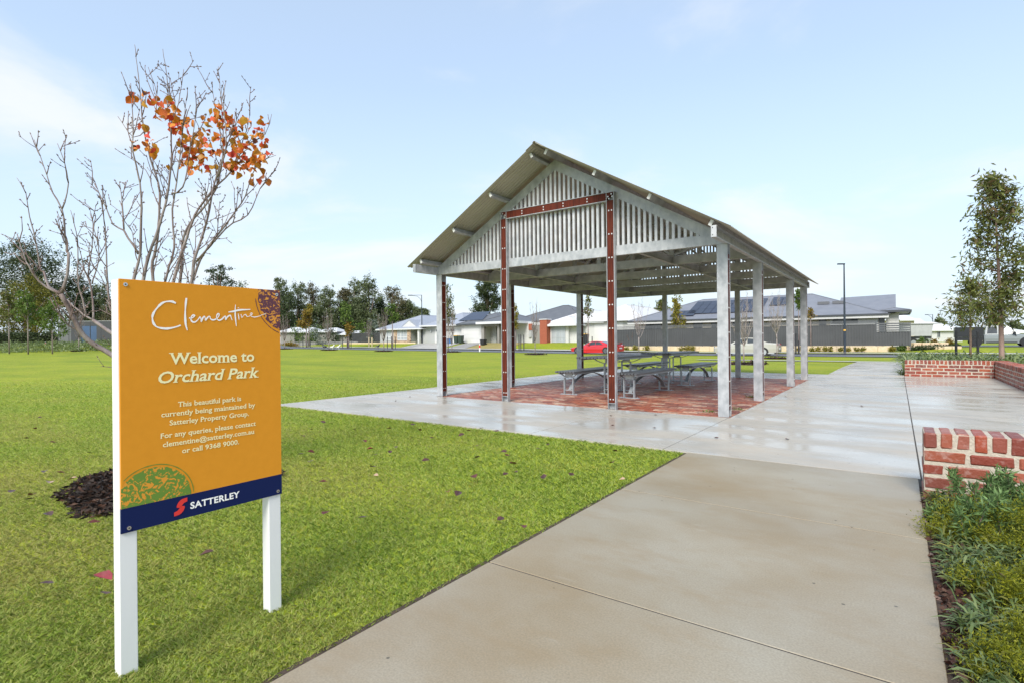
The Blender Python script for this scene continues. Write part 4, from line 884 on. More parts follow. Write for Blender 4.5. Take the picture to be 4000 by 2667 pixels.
    mb.build('trunk', [bark_w, bark_t], pear, smooth=True)
    m2 = MB()
    for p, q in buds:
        m = tuple((np.array(p)+np.array(q))/2); m2.tube([tuple(p), m, tuple(q)], [.0025, .0044, .001], 4, cap=False)
    m2.build('buds', bark_b, pear)
    # last leaves
    P = []; allp = np.concatenate(seg_pts)
    for x0, x1, y0, y1, n in ((985, 1150, 390, 515, 22), (1100, 1230, 490, 590, 16), (850, 965, 335, 405, 6), (880, 935, 535, 562, 3), (935, 1010, 640, 740, 9), (862, 915, 670, 712, 3), (1150, 1300, 590, 850, 34), (1280, 1520, 490, 840, 62), (1500, 1725, 505, 840, 66), (1370, 1440, 400, 520, 8), (1490, 1725, 820, 915, 6), (1060, 1090, 815, 850, 1)):
        for k in range(int(n*1.75)): P.append(up(g.uniform(x0, x1), g.uniform(y0, y1), g.uniform(4.0, 4.55)))
    P = np.array(P); N = len(P); V, F = [], []
    for i, p in enumerate(P):                              # rounded, slightly cupped leaves hanging from a short stalk
        n = g.normal(size=3); n[1] -= .7; n /= np.linalg.norm(n); d = np.array([0, 0, -1.0])+g.normal(0, .45, 3); d -= n*d.dot(n); d /= np.linalg.norm(d); w = np.cross(n, d); L = .034*g.uniform(.6, 1.3)*1.6; b = len(V); cup = g.uniform(.05, .55)*g.choice([-1, 1]); fold = g.uniform(-.25, .25)
        rim = [(0, 0), (.18, .34), (.5, .43), (.8, .25), (1.04, 0), (.8, -.25), (.5, -.43), (.18, -.34)]
        V.append(p+d*L*.5)
        for u, v in rim: V.append(p+d*L*u+w*L*v+n*L*(cup*(abs(v)*2.2)**1.6+fold*(u-.5)**2*2+.07*g.normal()))
        F += [(b, b+1+k, b+1+(k+1) % 8) for k in range(8)]
    obj('leaves', np_mesh('leaves', np.array(V), np.array(F)), L_pear, pear)
pear_build()
# mound of bark chips round it
def mulch(name, x, y, rad, h, n, label, seed, chip=.05):
    g = np.random.default_rng(seed); th = g.uniform(0, 2*np.pi, n); rr = rad*np.sqrt(g.random(n))*(1+.10*np.sin(3*th)+.06*np.sin(7*th)); z = h*(1-(rr/rad/1.1)**2)
    px, py = x+rr*np.cos(th), y+rr*np.sin(th); z0 = gz(x, y)
    P = np.stack([px, py, z0+np.maximum(z, 0)+.012*g.random(n)], 1)
    o = leaf_mesh(name, P, chip, mulchm, aspect=.32, normal_up=.72, seed=seed, curl=False)
    mb = MB(); k = 28; ring = [(x+rad*.96*(1+.1*math.sin(3*t)+.06*math.sin(7*t))*math.cos(t), y+rad*.96*(1+.1*math.sin(3*t)+.06*math.sin(7*t))*math.sin(t)) for t in np.linspace(0, 2*np.pi, k+1)[:-1]]
    vs = [(x, y, z0+h*.9)]+[(x+(a-x)*.6, y+(b-y)*.6, z0+h*.62) for a, b in ring]+[(a, b, z0-.01) for a, b in ring]
    fs = [(0, 1+i, 1+(i+1) % k) for i in range(k)]+[(1+i, 1+k+i, 1+k+(i+1) % k, 1+(i+1) % k) for i in range(k)]
    m2 = bpy.data.meshes.new('soil_mound'); m2.from_pydata(vs, [], fs); m2.update()
    bm = bmesh.new(); bm.from_mesh(o.data); bm.from_mesh(m2); nf = len(o.data.polygons); bm.faces.ensure_lookup_table()
    for i, f in enumerate(bm.faces): f.material_index = 1 if i >= nf else 0
    bm.to_mesh(o.data); bm.free(); o.data.materials.append(soil); bpy.data.meshes.remove(m2)
    tag(o, label, 'mulch', kind='stuff'); return o
mulch('mulch', TX, TY, .74, .12, 7500, 'dark bark mulch heaped round the pear tree behind the sign', 5, .042)

# ------------------------------------------------------------------ fallen leaves, each its own thing
def leaf_shape(seed, m, sz):
    g = np.random.default_rng(seed); rim = [(0, 0), (.2, .30), (.5, .40), (.8, .24), (1.05, 0), (.8, -.24), (.5, -.40), (.2, -.30)]; a = g.uniform(.15, .5)
    V = [(0, 0, .004)]+[((u-.5)*sz, v*sz, .003+sz*(a*(abs(v)*1.6)**1.5+.12*(u-.5)**2+.05*g.random())) for u, v in rim]; F = [(0, 1+k, 1+(k+1) % 8) for k in range(8)]
    me = bpy.data.meshes.new('fallen_leaf'); me.from_pydata(V, [], F); me.update(); me.materials.append(m); return me
LM = [leaf_shape(i, [L_fallen_d, L_fallen, L_fallen_d][i % 3], .048) for i in range(6)]; LP = leaf_shape(9, L_fallen_p, .05); LR = leaf_shape(10, L_fallen_r, .06)
def drop(px, py, label, grp, me, s=1.0, z=.006):
    if z > .01: z = .036; s *= 1.35
    u, v = uv(px, py); Y = FPX*(1.1-z)/v; o = link(bpy.data.objects.new('fallen_leaf', me)); o.location = (u/FPX*Y, Y, z); o.rotation_euler = (random.uniform(-.35, .35), random.uniform(-.35, .35), random.uniform(0, 6.28)); o.scale = (s,)*3; tag(o, label, 'fallen leaf', grp)
for i, (x, y) in enumerate([(140, 343), (100, 376), (200, 308), (352, 342), (402, 401), (450, 467), (524, 452), (516, 339), (478, 292), (635, 320), (667, 347), (730, 385), (870, 371), (905, 351), (968, 338), (1040, 351), (940, 423), (945, 480), (1075, 452), (1092, 470), (1285, 416), (1242, 438), (1118, 510), (1083, 560), (1127, 552), (933, 573), (1400, 562), (1268, 572), (1597, 505), (1610, 448), (440, 525), (200, 598), (140, 498), (95, 463), (142, 455), (697, 495), (852, 655), (215, 750), (390, 770), (1058, 776), (1165, 817), (552, 430)]):
    drop(1100+x*.808, 1400+y*.808, 'dark wine brown leaf fallen on the lawn between the sign and the paved apron', 'dark fallen leaves on the lawn right of the sign', LM[i % 6], random.uniform(.8, 1.15), .016)
drop(1100+428*.808, 1400+438*.808, 'red leaf fallen on the lawn nearer the apron, among dark leaves', None, LR, .8, .016); drop(1100+806*.808, 1400+646*.808, 'pinkish red leaf lying beside a dark leaf in mid lawn', None, LR, .8, .016); drop(1100+1648*.808, 1400+585*.808, 'pale tan leaf fallen by the corner of the lawn', None, LP, .7, .016); drop(1100+455*.808, 1400+567*.808, 'dusty pink leaf lying below a dark curled leaf', None, LP, .8, .016)
for i, (x, y) in enumerate([(230, 45), (300, 188), (515, 248), (15, 187), (200, 110), (148, 165), (255, 357), (345, 362), (65, 470), (170, 515), (180, 490), (278, 603), (560, 617), (540, 650), (265, 1000), (598, 1057)]):
    drop(x*.6806, 1600+y*.6806, 'dark brown leaf fallen on the lawn to the left of the sign', 'dark fallen leaves on the lawn left of the sign', LM[i % 6], random.uniform(.8, 1.1), .016)
drop(285*.6806, 1600+420*.6806, 'pale leaf fallen in front of the mulch mound', None, LP, 1, .016); drop(418*.6806, 1600+398*.6806, 'pale leaf at the edge of the mulch mound', None, LP, .9, .016); drop(588*.6806, 1600+968*.6806, 'bright crimson leaf fallen beside the left sign post', None, LR, 1, .018); drop(1187*.6806, 1600+830*.6806, 'large dark leaf standing in the grass between the two sign posts', None, LM[0], 1.05, .02)
for x, y in ((550, 205), (622, 185), (1590, 276), (1600, 323), (1802, 335), (1808, 273)): drop(1100+x*.808, 1400+y*.808, 'dark leaf fallen on the pale apron in front of the shelter', 'dark leaves on the front of the apron', LM[int(x) % 6], .95, .002)
for x, y in ((178, 652), (678, 661), (668, 358), (1205, 428)): drop(2700+x*.5527, 1350+y*.5527, 'dark leaf fallen on the wet concrete right of the corner post', 'dark leaves on the wet concrete beside the shelter', LM[int(x) % 6], 1.0, .002)

# ------------------------------------------------------------------ trees
def gum(label, px, ytop, ycb, Y, wpx, m, n, seed, name='gum_tree', group=None, k=9, sub=12, trunk=None, sd=.17, bx=None, leaf=None, lean=0.0, flat=.8):
    x, y, zt = at_Y(px, ytop, Y); zb = at_Y(px, ycb, Y)[2]; z0 = gz(x, y); w = wpx/FPX*Y/2; t = thing(name, label, 'tree', (x, y, z0), group=group); g = np.random.default_rng(seed)
    hb, ht = zb-z0, zt-z0; H = ht-hb; cl = []
    k = k+5
    for i in range(k):
        u = (i+g.random())/k; zz = hb+H*(.06+.84*u); wr = w*math.sqrt(max(.12, 1-((u-.40)/.66)**2)); th = g.uniform(0, 6.28); rr = wr*math.sqrt(g.random())*.62
        s = w*g.uniform(.40, .62)*(1-.3*u); cl.append((rr*math.cos(th)+lean*(zz-hb), rr*math.sin(th), zz, s, s, min(s*flat*1.25, H*.22)))
    cl.append((lean*H, 0, ht-min(w*.35, H*.2), w*.32, w*.32, min(w*.35, H*.2)))
    P = clump_pts(g, cl, n, sub, sd); P = P[P[:, 2] > hb*.6]
    leaf_mesh('crown', P, leaf or max(.10, Y*.0036), m, t, aspect=.5, seed=seed, droop=.25)
    mb = MB(); r = trunk or max(.05, ht*.016); mb.tube([(0, 0, -.3), (0, 0, hb*.6), (lean*H*.3, 0, hb+H*.35), (lean*H*.7, 0, hb+H*.75)], [r*1.25, r, r*.6, r*.2], 7)
    for c in cl: mb.tube([(lean*(c[2]-hb)*.3, 0, max(.2, min(c[2]-1.0*abs(c[0])-.2*H, hb+.2*H))), (c[0]*.6, c[1]*.6, c[2]-.15*H), (c[0], c[1], c[2])], [r*.5, r*.32, r*.1], 5)
    mb.build('trunk', bx or bark_e, t, smooth=True); return t
GB = 'tall trees beyond the houses on the left'
# left mass
gum('tall dark spreading tree at the far left, its flat crown above the golden bush', 130, 948, 1225, 118, 420, L_dark, 15000, 101, 'spreading_tree', k=16, sub=18, sd=.13, leaf=.42, flat=.5)
gum('golden olive rounded tree in front of the tall dark spreading tree', 95, 1100, 1325, 104, 330, L_olive, 13000, 102, 'rounded_tree', k=14, leaf=.34)
gum('dark tree filling the gap behind the grey enclosure', 300, 1085, 1290, 122, 170, L_dark, 6000, 103, 'dark_tree', group=GB, leaf=.42)
gum('grey green tree right of the spreading tree, seen through bare pear limbs', 385, 1110, 1300, 124, 150, L_euc, 5200, 104, group=GB, leaf=.42)
gum('small rust tinted tree just left of the sign board', 432, 1190, 1310, 112, 80, L_rust, 2600, 105, group=GB, leaf=.36)
gum('dark flat topped tree rising just above the top edge of the sign', 850, 1040, 1200, 128, 165, L_dark, 3600, 106, 'flat_topped_tree', k=7, leaf=.42, flat=.5)
gum('tall dark tree wholly behind the sign board', 960, 1100, 1320, 130, 180, L_euc, 3500, 126, group=GB, leaf=.42)
for i, (px, yt, yb, w, m, lb) in enumerate([(1100, 1088, 1270, 80, L_euc, 'grey green gum directly right of the sign edge'), (1165, 1098, 1290, 100, L_euc, 'tall gum second from the sign in the tree line'), (1225, 1112, 1300, 95, L_rust, 'rust tinted gum left of the tall bare street tree'), (1290, 1113, 1300, 100, L_euc, 'narrow gum behind the bare tree on the lawn edge'), (1340, 1123, 1300, 85, L_rust, 'low topped gum between two taller gums'),
        (1385, 1086, 1300, 95, L_euc, 'tall airy gum left of the highest crown'), (1440, 1073, 1300, 115, L_euc, 'highest gum of the tree line, with loose crown'), (1475, 1160, 1300, 110, L_dark, 'lower green gum below the highest crown'), (1535, 1118, 1290, 115, L_rust, 'broad brownish gum at the right end of the tree line'), (1400, 1180, 1310, 120, L_dark, 'dark bushy tree low in the middle of the tree line'),
        (1250, 1200, 1315, 140, L_dark, 'dark low crown behind the white roofed sheds'), (1600, 1178, 1260, 80, L_euc, 'small conical gum above the pale grey roof'), (1645, 1205, 1260, 70, L_euc, 'small gum behind the pale grey roof next to the lamp')]):
    gum(lb, px, yt, yb+16, 132+5*(i % 3), w*1.32, m, 9500 if w > 100 else 7600, 110+i, group=GB, leaf=.38, k=11)
gum('dark green bushy tree right behind the sign edge above the picket fence', 1130, 1160, 1300, 116, 150, L_dark, 5200, 127, 'dark_tree', leaf=.36)
gum('round dense evergreen between the front left post and the frame post', 1905, 1080, 1235, 120, 118, L_dark, 9000, 128, 'evergreen_tree', leaf=.36, k=13)
gum('distant dark tree beyond the white roof seen under the shelter', 2460, 1195, 1235, 130, 90, L_dark, 1400, 129, leaf=.4)
gum('olive tree at the left end of the solar roofed house', 2590, 1170, 1225, 76, 70, L_gum, 1800, 130, leaf=.26)
GR = 'distant dark trees on the right'
for i, (px, yt, yb, w, lb) in enumerate([(3670, 1244, 1290, 50, 'distant dark tree behind the right white houses'), (3880, 1232, 1300, 90, 'distant dark tree behind the grey utility truck cab'), (3960, 1255, 1300, 80, 'distant dark tree at the right edge of the photo'), (4010, 1270, 1310, 70, 'distant low tree beyond the right edge of the photo')]):
    gum(lb, px, yt, yb, 150, w, L_euc, 1500, 140+i, group=GR, leaf=.5)
# the two saplings in the right hand bed
def tall_gum():
    x, y = XY(4.43, 13.6); zt = at_Y(3855, 660, y)[2]; t = thing('gum_tree', 'tall slender gum tree in the bed behind the far brick wall', 'tree', (x, y, 0)); g = np.random.default_rng(55); mb = MB(); pts = []
    n = 16
    for i in range(n+1):
        u = i/n; pts.append((.04*math.sin(5*u)-.05*u*2, .05*math.sin(3*u), zt*u*.985))
    mb.tube(pts, np.linspace(.075, .008, n+1), 9); P = []
    for i in range(100):
        u = .28+.70*g.random()**.95; z = zt*u; b = np.array(pts[int(u*n)]); th = g.uniform(0, 6.28); prof = math.sin(min(1, (1-u)/.62)**.75*math.pi*.62)
        if u < .40: prof *= .85
        L = (.18+.80*prof)*g.uniform(.45, 1.1)*.98; d = np.array([math.cos(th), math.sin(th), .45+.3*g.random()]); tip = b+d*L*.85; mb.tube([tuple(b), tuple(b+d*L*.45), tuple(tip)], [.012, .007, .002], 5)
        for q in range(6):
            c = b+d*L*(.35+.65*g.random())*.9; P.append(c+g.normal(0, .11, (7, 3))+np.array([0, 0, -.04]))
    mb.build('trunk', bark_e, t, smooth=True); leaf_mesh('crown', np.concatenate(P)[::1], .19, L_gum, t, aspect=.25, droop=.5, seed=56)
    x, y = XY(4.3, 20.5); z0 = gz(x, y); zt = at_Y(3790, 1085, y)[2]-z0; t = thing('gum_tree', 'small staked gum sapling with a low spreading crown left of the tall gum', 'tree', (x, y, z0)); mb = MB(); zf = zt*.52
    mb.tube([(0, 0, -.1), (.02, 0, zf), (0, 0, zt*.9)], [.05, .04, .01], 8); P = []
    for i in range(52):
        u = .42+.55*g.random(); b = np.array([0, 0, zt*u]); th = g.uniform(0, 6.28); L = g.uniform(.35, 1.5)*(1.12-u)*1.5; d = np.array([math.cos(th), math.sin(th), .28]); mb.tube([tuple(b), tuple(b+d*L)], [.012, .003], 5)
        for q in range(5): P.append(b+d*L*g.uniform(.3, 1)+g.normal(0, .12, (7, 3)))
    mb.build('trunk', bark_e, t, smooth=True); leaf_mesh('crown', np.concatenate(P), .20, L_gum, t, aspect=.24, droop=.45, seed=57)
    x, y = XY(7.2, 14.6); z0 = 0; t = thing('gum_tree', 'gum tree mostly cut off by the right edge of the photo', 'tree', (x, y, 0)); mb = MB(); H = 4.9
    mb.tube([(0, 0, -.1), (0, 0, H*.5), (.05, 0, H*.95)], [.06, .045, .01], 8); P = []
    for i in range(60):
        u = .5+.48*g.random(); b = np.array([0, 0, H*u]); th = g.uniform(0, 6.28); L = g.uniform(.4, 1.0)*(1.1-.5*u)*1.35; d = np.array([math.cos(th), math.sin(th), .35]); mb.tube([tuple(b), tuple(b+d*L)], [.012, .003], 5)
        for q in range(5): P.append(b+d*L*g.uniform(.3, 1)+g.normal(0, .1, (10, 3)))
    mb.build('trunk', bark_e, t, smooth=True); leaf_mesh('crown', np.concatenate(P), .14, L_gum, t, aspect=.27, droop=.4, seed=58)
tall_gum()
def stake(px, ytop, Y, label, group, m=None, w=.06):
    x, y, zt = at_Y(px, ytop, Y); z0 = gz(x, y); mb = MB(); mb.cbox(-w/2, w/2, -w/2, w/2, -.3, zt-z0, .006); o = mb.build('tree_stake', m or stakem); o.location = (x, y, z0); tag(o, label, 'stake', group)
stake(3734, 1290, 19.6, 'black stake left of the small staked gum sapling', None, w=.065); stake(3819, 1293, 19.6, 'black stake between the small sapling and the tall gum trunk', None, w=.065)
# bare deciduous street and lawn trees
def bare(label, px, ybase, ytop, wpx, seed, m=bark_w, Y=None, group='bare young trees round the lawn', limbs=8, name='bare_tree', fork=.24):
    if Y is None: x, y = ground_at(px, ybase)
    else: x, y, _ = at_Y(px, ybase, Y)
    z0 = gz(x, y); H = at_Y(px, ytop, y)[2]-z0; w = wpx/FPX*y/2; t = thing(name, label, 'tree', (x, y, z0-.02), group=group); g = np.random.default_rng(seed); mb = MB(); k = max(.8, y/45)
    mb.tube([(0, 0, -.1), (.01, 0, H*fork*.5), (0, .01, H*fork)], [.042*k, .036*k, .032*k], 7)
    for i in range(limbs):
        th = i*2.4+g.uniform(-.4, .4); sp = w*(.25+.75*((i+.5)/limbs))*g.uniform(.8, 1.1); hh = H*(1-.30*(i/limbs)*g.uniform(.3, 1.1)); z1 = H*(fork*g.uniform(.75, 1.15)); pts = []
        for s in np.linspace(0, 1, 8): pts.append(np.array([math.cos(th)*sp*s**.75, math.sin(th)*sp*s**.75, z1+(hh-z1)*s**1.15])+g.normal(0, .012*H/4, 3)*(s > 0))
        mb.tube(pts, np.linspace(.019*k, .004*k, 8), 5)
        for q in range(15):
            s = g.uniform(.15, .95); j = s*7; b = pts[int(j)]+(pts[min(7, int(j)+1)]-pts[int(j)])*(j-int(j)); ph = g.uniform(0, 6.28); L = H*g.uniform(.06, .2)*(1.2-s); d = np.array([math.cos(ph)*.55, math.sin(ph)*.55, 1])
            e = b+d*L; mb.tube([b, b+d*L*.5+g.normal(0, .02, 3), e], [.007*k, .0055*k, .003*k], 4)
            if g.random() < .6: ph += 1.7; d2 = np.array([math.cos(ph)*.6, math.sin(ph)*.6, 1]); mb.tube([b+d*L*.5, b+d*L*.5+d2*L*.5], [.006*k, .0035*k], 4)
    mb.build('trunk', m, t, smooth=True); return x, y
def ring(x, y, rad, label, seed): mulch('mulch', x, y, rad, .06, 420, label, seed, .16)
B = [(1112, 1363, 1225, 55, 'bare vase shaped tree partly hidden by the right edge of the sign'), (1285, 1367.6, 1203, 62, 'bare tree with tight upright twigs midway between sign and shelter'), (1499, 1372, 1196, 75, 'bare tree on the lawn in front of the pale brick pier house'), (1765, 1375, 1203, 60, 'bare tree just right of the front left shelter post'), (2090, 1384, 1163, 60, 'bare tree seen between the two frame posts'), (308, 1370, 1165, 70, 'bare tree in front of the grey enclosure at left')]
for i, (px, yb, yt, w, lb) in enumerate(B):
    x, y = bare(lb, px, yb, yt, w, 200+i); ring(x, y, 1.05*(1 if y > 60 else .95), 'dark mulch ring under the '+lb, 300+i)
x, y = bare('white stemmed bare birch behind the tables, in front of the fence', 2495.6, 1378, 1158, 110, 210, bark_s, fork=.3)
x, y = bare('bare tree with peeling white bark between the corner post and second post', 2905, 1421, 1128, 130, 211, bark_s, fork=.3, limbs=10); ring(x, y, 1.0, 'dark mulch ring under the peeling bark tree', 311)
x, y = bare('bare pale tree in front of the white sedan tail', 3035, 1400, 1128, 95, 212, bark_s, fork=.36, limbs=10); ring(x, y, .95, 'dark mulch ring in front of the white sedan', 312)
bare('small leafless staked tree beside the fence left of the birch', 2467, 1361, 1290, 40, 213, bark_b, limbs=5); bare('small leafless staked tree at the fence right of the farther table', 2780, 1363, 1285, 36, 214, bark_b, limbs=5); bare('thin bare tree behind the red brown staked gum near the pale house', 1440, 1352, 1245, 60, 215, bark_w, limbs=7)
# leafy street trees
SHORT = {401: 'golden young tree right of the sign', 403: 'fresh green young tree above the dark fence', 405: 'lime green young tree before the pale roof', 411: 'sparse gum sapling by the red car', 412: 'yellow green tree behind the farther table', 413: 'green young tree between the last two posts'}
def sapling(label, px, ybase, ytop, ycb, wpx, m, seed, n=900, Y=None, stakes=(), bx=None, name='young_tree', k=7):
    if Y is None: x, y = ground_at(px, ybase)
    else: x, y, _ = at_Y(px, ybase, Y)
    gum(label, px, ytop, ycb, y, wpx, m, n, seed, name, 'young leafy trees along the street', k=k, sub=8, trunk=.055*max(.8, y/55), leaf=max(.14, y*.0040), bx=bx or bark_w, flat=1.2)
    for i, (sx_, sy_) in enumerate(stakes): stake(sx_, sy_, y, 'black stake beside the '+SHORT[seed], 'black stakes beside the '+SHORT[seed], w=.09)
sapling('golden leaved young tree right of the sign with a thin trunk', 1196, 1357, 1213, 1277, 64, L_auto, 401, stakes=((1183, 1312), (1203, 1330), (1212, 1330)))
sapling('pale yellow young tree top behind the golden one', 1206, 1354, 1190, 1225, 30, L_yel, 402, 400)
sapling('fresh green young tree above the dark fence left of the pale house', 1355, 1360, 1183, 1268, 62, L_green, 403, stakes=((1338, 1318), (1360, 1326), (1371, 1300)))
sapling('rust leaved low young tree below the fresh green one', 1362, 1360, 1262, 1305, 42, L_auto, 404, 400)
sapling('lime green young tree in front of the pale grey roof', 1532, 1363, 1185, 1252, 56, L_green, 405, stakes=((1513, 1315), (1529, 1314), (1544, 1315)))
sapling('broad green young tree third from the left edge, nearest the enclosure', 203, 1361, 1180, 1300, 100, L_green, 406, 1500, Y=66)
sapling('green young tree second from the left edge of the photo', 108, 1357, 1142, 1255, 96, L_green, 407, 1500, Y=66)
sapling('pale green young tree at the left edge of the photo', 34, 1350, 1128, 1250, 90, L_gum, 408, 1300, Y=70)
sapling('sparse gum behind the front left shelter post', 1748, 1372, 1110, 1262, 66, L_gum, 409, 900, k=10)
sapling('thin yellow leaved tree close beside the left frame post', 2012, 1370, 1182, 1290, 26, L_yel, 410, 420)
sapling('sparse thin gum sapling beside the red car', 2296, 1376, 1150, 1235, 46, L_gum, 411, 380, stakes=((2288, 1298), (2313, 1314)))
sapling('yellow green leafy tree in front of the fence behind the farther table', 2648.7, 1364, 1145, 1330, 64, L_yel, 412, 1700, stakes=((2644, 1320), (2672, 1312)), k=11)
sapling('green young tree between the last two right hand posts', 3119, 1383, 1130, 1205, 34, L_green, 413, 700, stakes=((3108, 1303), (3119, 1330)))
sapling('small brown leaved tree right of the last shelter post', 3166, 1372, 1203, 1240, 30, L_auto, 414, 260)
for a, b, Yv, lb in ((2467, 1300, 62, 'left'), (2474, 1305, 62, 'left'), (2776, 1300, 55, 'right'), (2784, 1298, 55, 'right')):
    stake(a, b, Yv, 'dark stake beside the small leafless tree at the '+lb+' of the fence', 'stakes beside the leafless fence trees '+lb, w=.08)
for a in (2027, 2034, 2046): stake(a, 1307, 62, 'black stake of three in front of the dark house entrance', 'three black stakes before the dark house', w=.11)
for a, b in ((1441, 1317), (1453, 1318)): stake(a, b, 84, 'bare timber stake of a pair on the far verge', 'pair of timber stakes', limestone, .14)

# ------------------------------------------------------------------ houses
def roofing(name, c1, c2, s=18): 
    m = mat(name, c1, c2, .5, scale=1.2); return m
R_pale = roofing('pale_grey_roofing', (.30, .325, .38), (.27, .295, .345)); R_dark = roofing('dark_grey_roofing', (.095, .10, .11), (.12, .125, .135)); R_white = roofing('white_roofing', (.62, .62, .625), (.57, .57, .575)); R_mid = roofing('mid_grey_roofing', (.165, .175, .205), (.195, .205, .235))
render_w = mat('white_render', (.57, .57, .56), (.52, .52, .51), .8, scale=.8); render_g = mat('grey_render', (.40, .41, .41), (.37, .38, .38), .8, scale=.8); render_d = mat('taupe_render', (.25, .24, .22), (.225, .215, .20), .8, scale=.8)
cream_b = mat('cream_blockwork', (.56, .50, .40), (.50, .44, .35), .85, scale=1.5); doorw = mat('white_panel_door', (.62, .62, .61), (.59, .59, .58), .4, scale=.5); gutter_d = mat('dark_gutter', (.06, .065, .075), None, .4); gutter_w = mat('pale_gutter', (.62, .63, .64), None, .4)
solar = mat('solar_panel', (.010, .013, .028), (.016, .02, .042), .15, scale=.4); fence_m = mat('charcoal_fence', (.062, .065, .068), (.078, .082, .085), .5, scale=.6); fence_s = mat('charcoal_slat', (.10, .105, .11), None, .5)
redbrick = mat('orange_red_brick', (.36, .10, .05), (.25, .07, .04), .8, scale=5, stretch=(1, 1, 6)); tanbrick = mat('mixed_tan_brick', (.52, .40, .28), (.26, .17, .12), .85, scale=3.5, stretch=(1, 1, 2.4)); framew = mat('white_window_frame', (.72, .73, .74), None, .35); frameg = mat('grey_window_frame', (.38, .40, .41), None, .35)
def rz(px, py, a): return at_a(px, py, a)
def house(name, label, a, px0): r = rz(px0, 1340, a)[0]; t = thing(name, label, 'house', (*XY(r, a), 0), -TH, 'single storey houses round the park'); return t, r
def hip(x0, x1, y0, y1, ze, pitch, parent, m, gm, over=.45, name='roof', gh=.16, ends=(1, 1)):
    """hip roof on a rectangle; ends 0 makes that end a gable"""
    x0 -= over; x1 += over; y0 -= over; y1 += over; W_, D_ = x1-x0, y1-y0; tp = math.tan(math.radians(pitch)); mb = MB()
    if W_ >= D_: h = D_/2*tp; ym = (y0+y1)/2; A_, B_ = (x0+(D_/2 if ends[0] else 0), ym, ze+h), (x1-(D_/2 if ends[1] else 0), ym, ze+h); f = [(0, 1, 5, 4), (2, 3, 4, 5), (3, 0, 4), (1, 2, 5)]
    else: h = W_/2*tp; xm = (x0+x1)/2; A_, B_ = (xm, y0+(W_/2 if ends[0] else 0), ze+h), (xm, y1-(W_/2 if ends[1] else 0), ze+h); f = [(0, 1, 4), (1, 2, 5, 4), (2, 3, 5), (3, 0, 4, 5)]
    mb.add([(x0, y0, ze), (x1, y0, ze), (x1, y1, ze), (x0, y1, ze), A_, B_], f+[(3, 2, 1, 0)])
    mb.tube([A_, B_], .07, 6)
    for c in ((x0, y0), (x1, y0), (x1, y1), (x0, y1)):
        e = min((A_, B_), key=lambda q: (q[0]-c[0])**2+(q[1]-c[1])**2); mb.tube([(c[0], c[1], ze+.02), e], .06, 5)
    rf = mb.build(name, m, parent); mb = MB(); e = .04
    mb.box(x0-e, x1+e, y0-e-.10, y0-e, ze-gh, ze+.03); mb.box(x0-e, x1+e, y1+e, y1+e+.10, ze-gh, ze+.03); mb.box(x0-e-.10, x0-e, y0-e, y1+e, ze-gh, ze+.03); mb.box(x1+e, x1+e+.10, y0-e, y1+e, ze-gh, ze+.03)
    mb.build('gutter', gm, rf); mb = MB(); mb.box(x0, x1, y0, y1, ze-.06, ze-.01); mb.build('eaves', render_w, rf); return rf, A_, B_
def win(parent, x0, x1, z0, z1, y, cols=2, rail=None, fm=None, pm=None, name='window'):
    mb = MB(); w = .06; fm = fm or framew
    mb.box(x0, x1, y-.06, y+.03, z0, z0+w); mb.box(x0, x1, y-.06, y+.03, z1-w, z1); mb.box(x0, x0+w, y-.06, y+.03, z0+w, z1-w); mb.box(x1-w, x1, y-.06, y+.03, z0+w, z1-w)
    for i in range(1, cols): xx = x0+(x1-x0)*i/cols; mb.box(xx-w/2, xx+w/2, y-.055, y+.02, z0+w, z1-w)
    if rail: zz = z0+(z1-z0)*rail; mb.box(x0+w, x1-w, y-.05, y+.02, zz-.03, zz+.03)
    f = mb.build(name, fm, parent); mb = MB(); mb.box(x0+w*.5, x1-w*.5, y-.02, y-.008, z0+w*.5, z1-w*.5); mb.build('pane', pm or glass, f); return f
# house one: pale grey roof, brick piers, at left of the shelter
t, r0 = house('pale_roof_house', 'pale grey roofed house with mixed brick window piers, left of the shelter', 51.5, 1485)
X = lambda px: rz(px, 1340, 51.5)[0]-r0
zb = float(G(r0+8, 52)); t.location.z = zb; ze = 3.12-zb
xs, xe, xg, xr = 0, X(1640), X(1663), X(1815)
mb = MB(); mb.box(0, X(1606), 0, 13, -.5, ze-.02); mb.box(X(1606), xe, 1.6, 13, -.5, ze-.02); mb.box(xe-.01, xr, .55, 13, -.5, ze+.35)
mb.build('wall', render_g, t)
hip(0, xe+.3, 0, 13.2, ze, 24, t, R_pale, gutter_w); hip(xe+.9, xr, .2, 16, ze+.38, 23, t, R_pale, gutter_w, over=.5, name='garage_roof')
mb = MB(); gx0, gx1 = X(1556), X(1633); gm_ = (gx0+gx1)/2; mb.prism([(gx0, ze+.12), (gx1, ze+.12), (gm_, ze+1.5)], .3, 4.0); rf = mb.build('gablet_roof', R_pale, t); mb = MB(); mb.prism([(gx0+.55, ze+.2), (gx1-.55, ze+.2), (gm_, ze+1.2)], .22, .31); mb.build('gablet_face', render_w, rf)
win(t, X(1510), X(1530), .55, 2.15, -.001, 2, .35, pm=blind); win(t, X(1553), X(1592), .55, 2.25, -.001, 3, .3, pm=blind)
for a_, b_ in ((1540, 1552.5), (1592.5, 1606)):
    mb = MB(); mb.box(X(a_), X(b_), -.12, .02, -.3, 2.35); mb.build('brick_pier', tanbrick, t)
mb = MB(); mb.box(X(1540), X(1606), -.12, .0, -.3, .45); mb.build('brick_plinth', tanbrick, t)
mb = MB(); mb.box(X(1641)-.3, X(1641)+.05, -.25, .1, -.4, ze); mb.build('porch_post', render_w, t); mb = MB(); mb.box(X(1616), X(1626), 1.54, 1.6, 0, 2.2); mb.build('front_door', render_d, t)
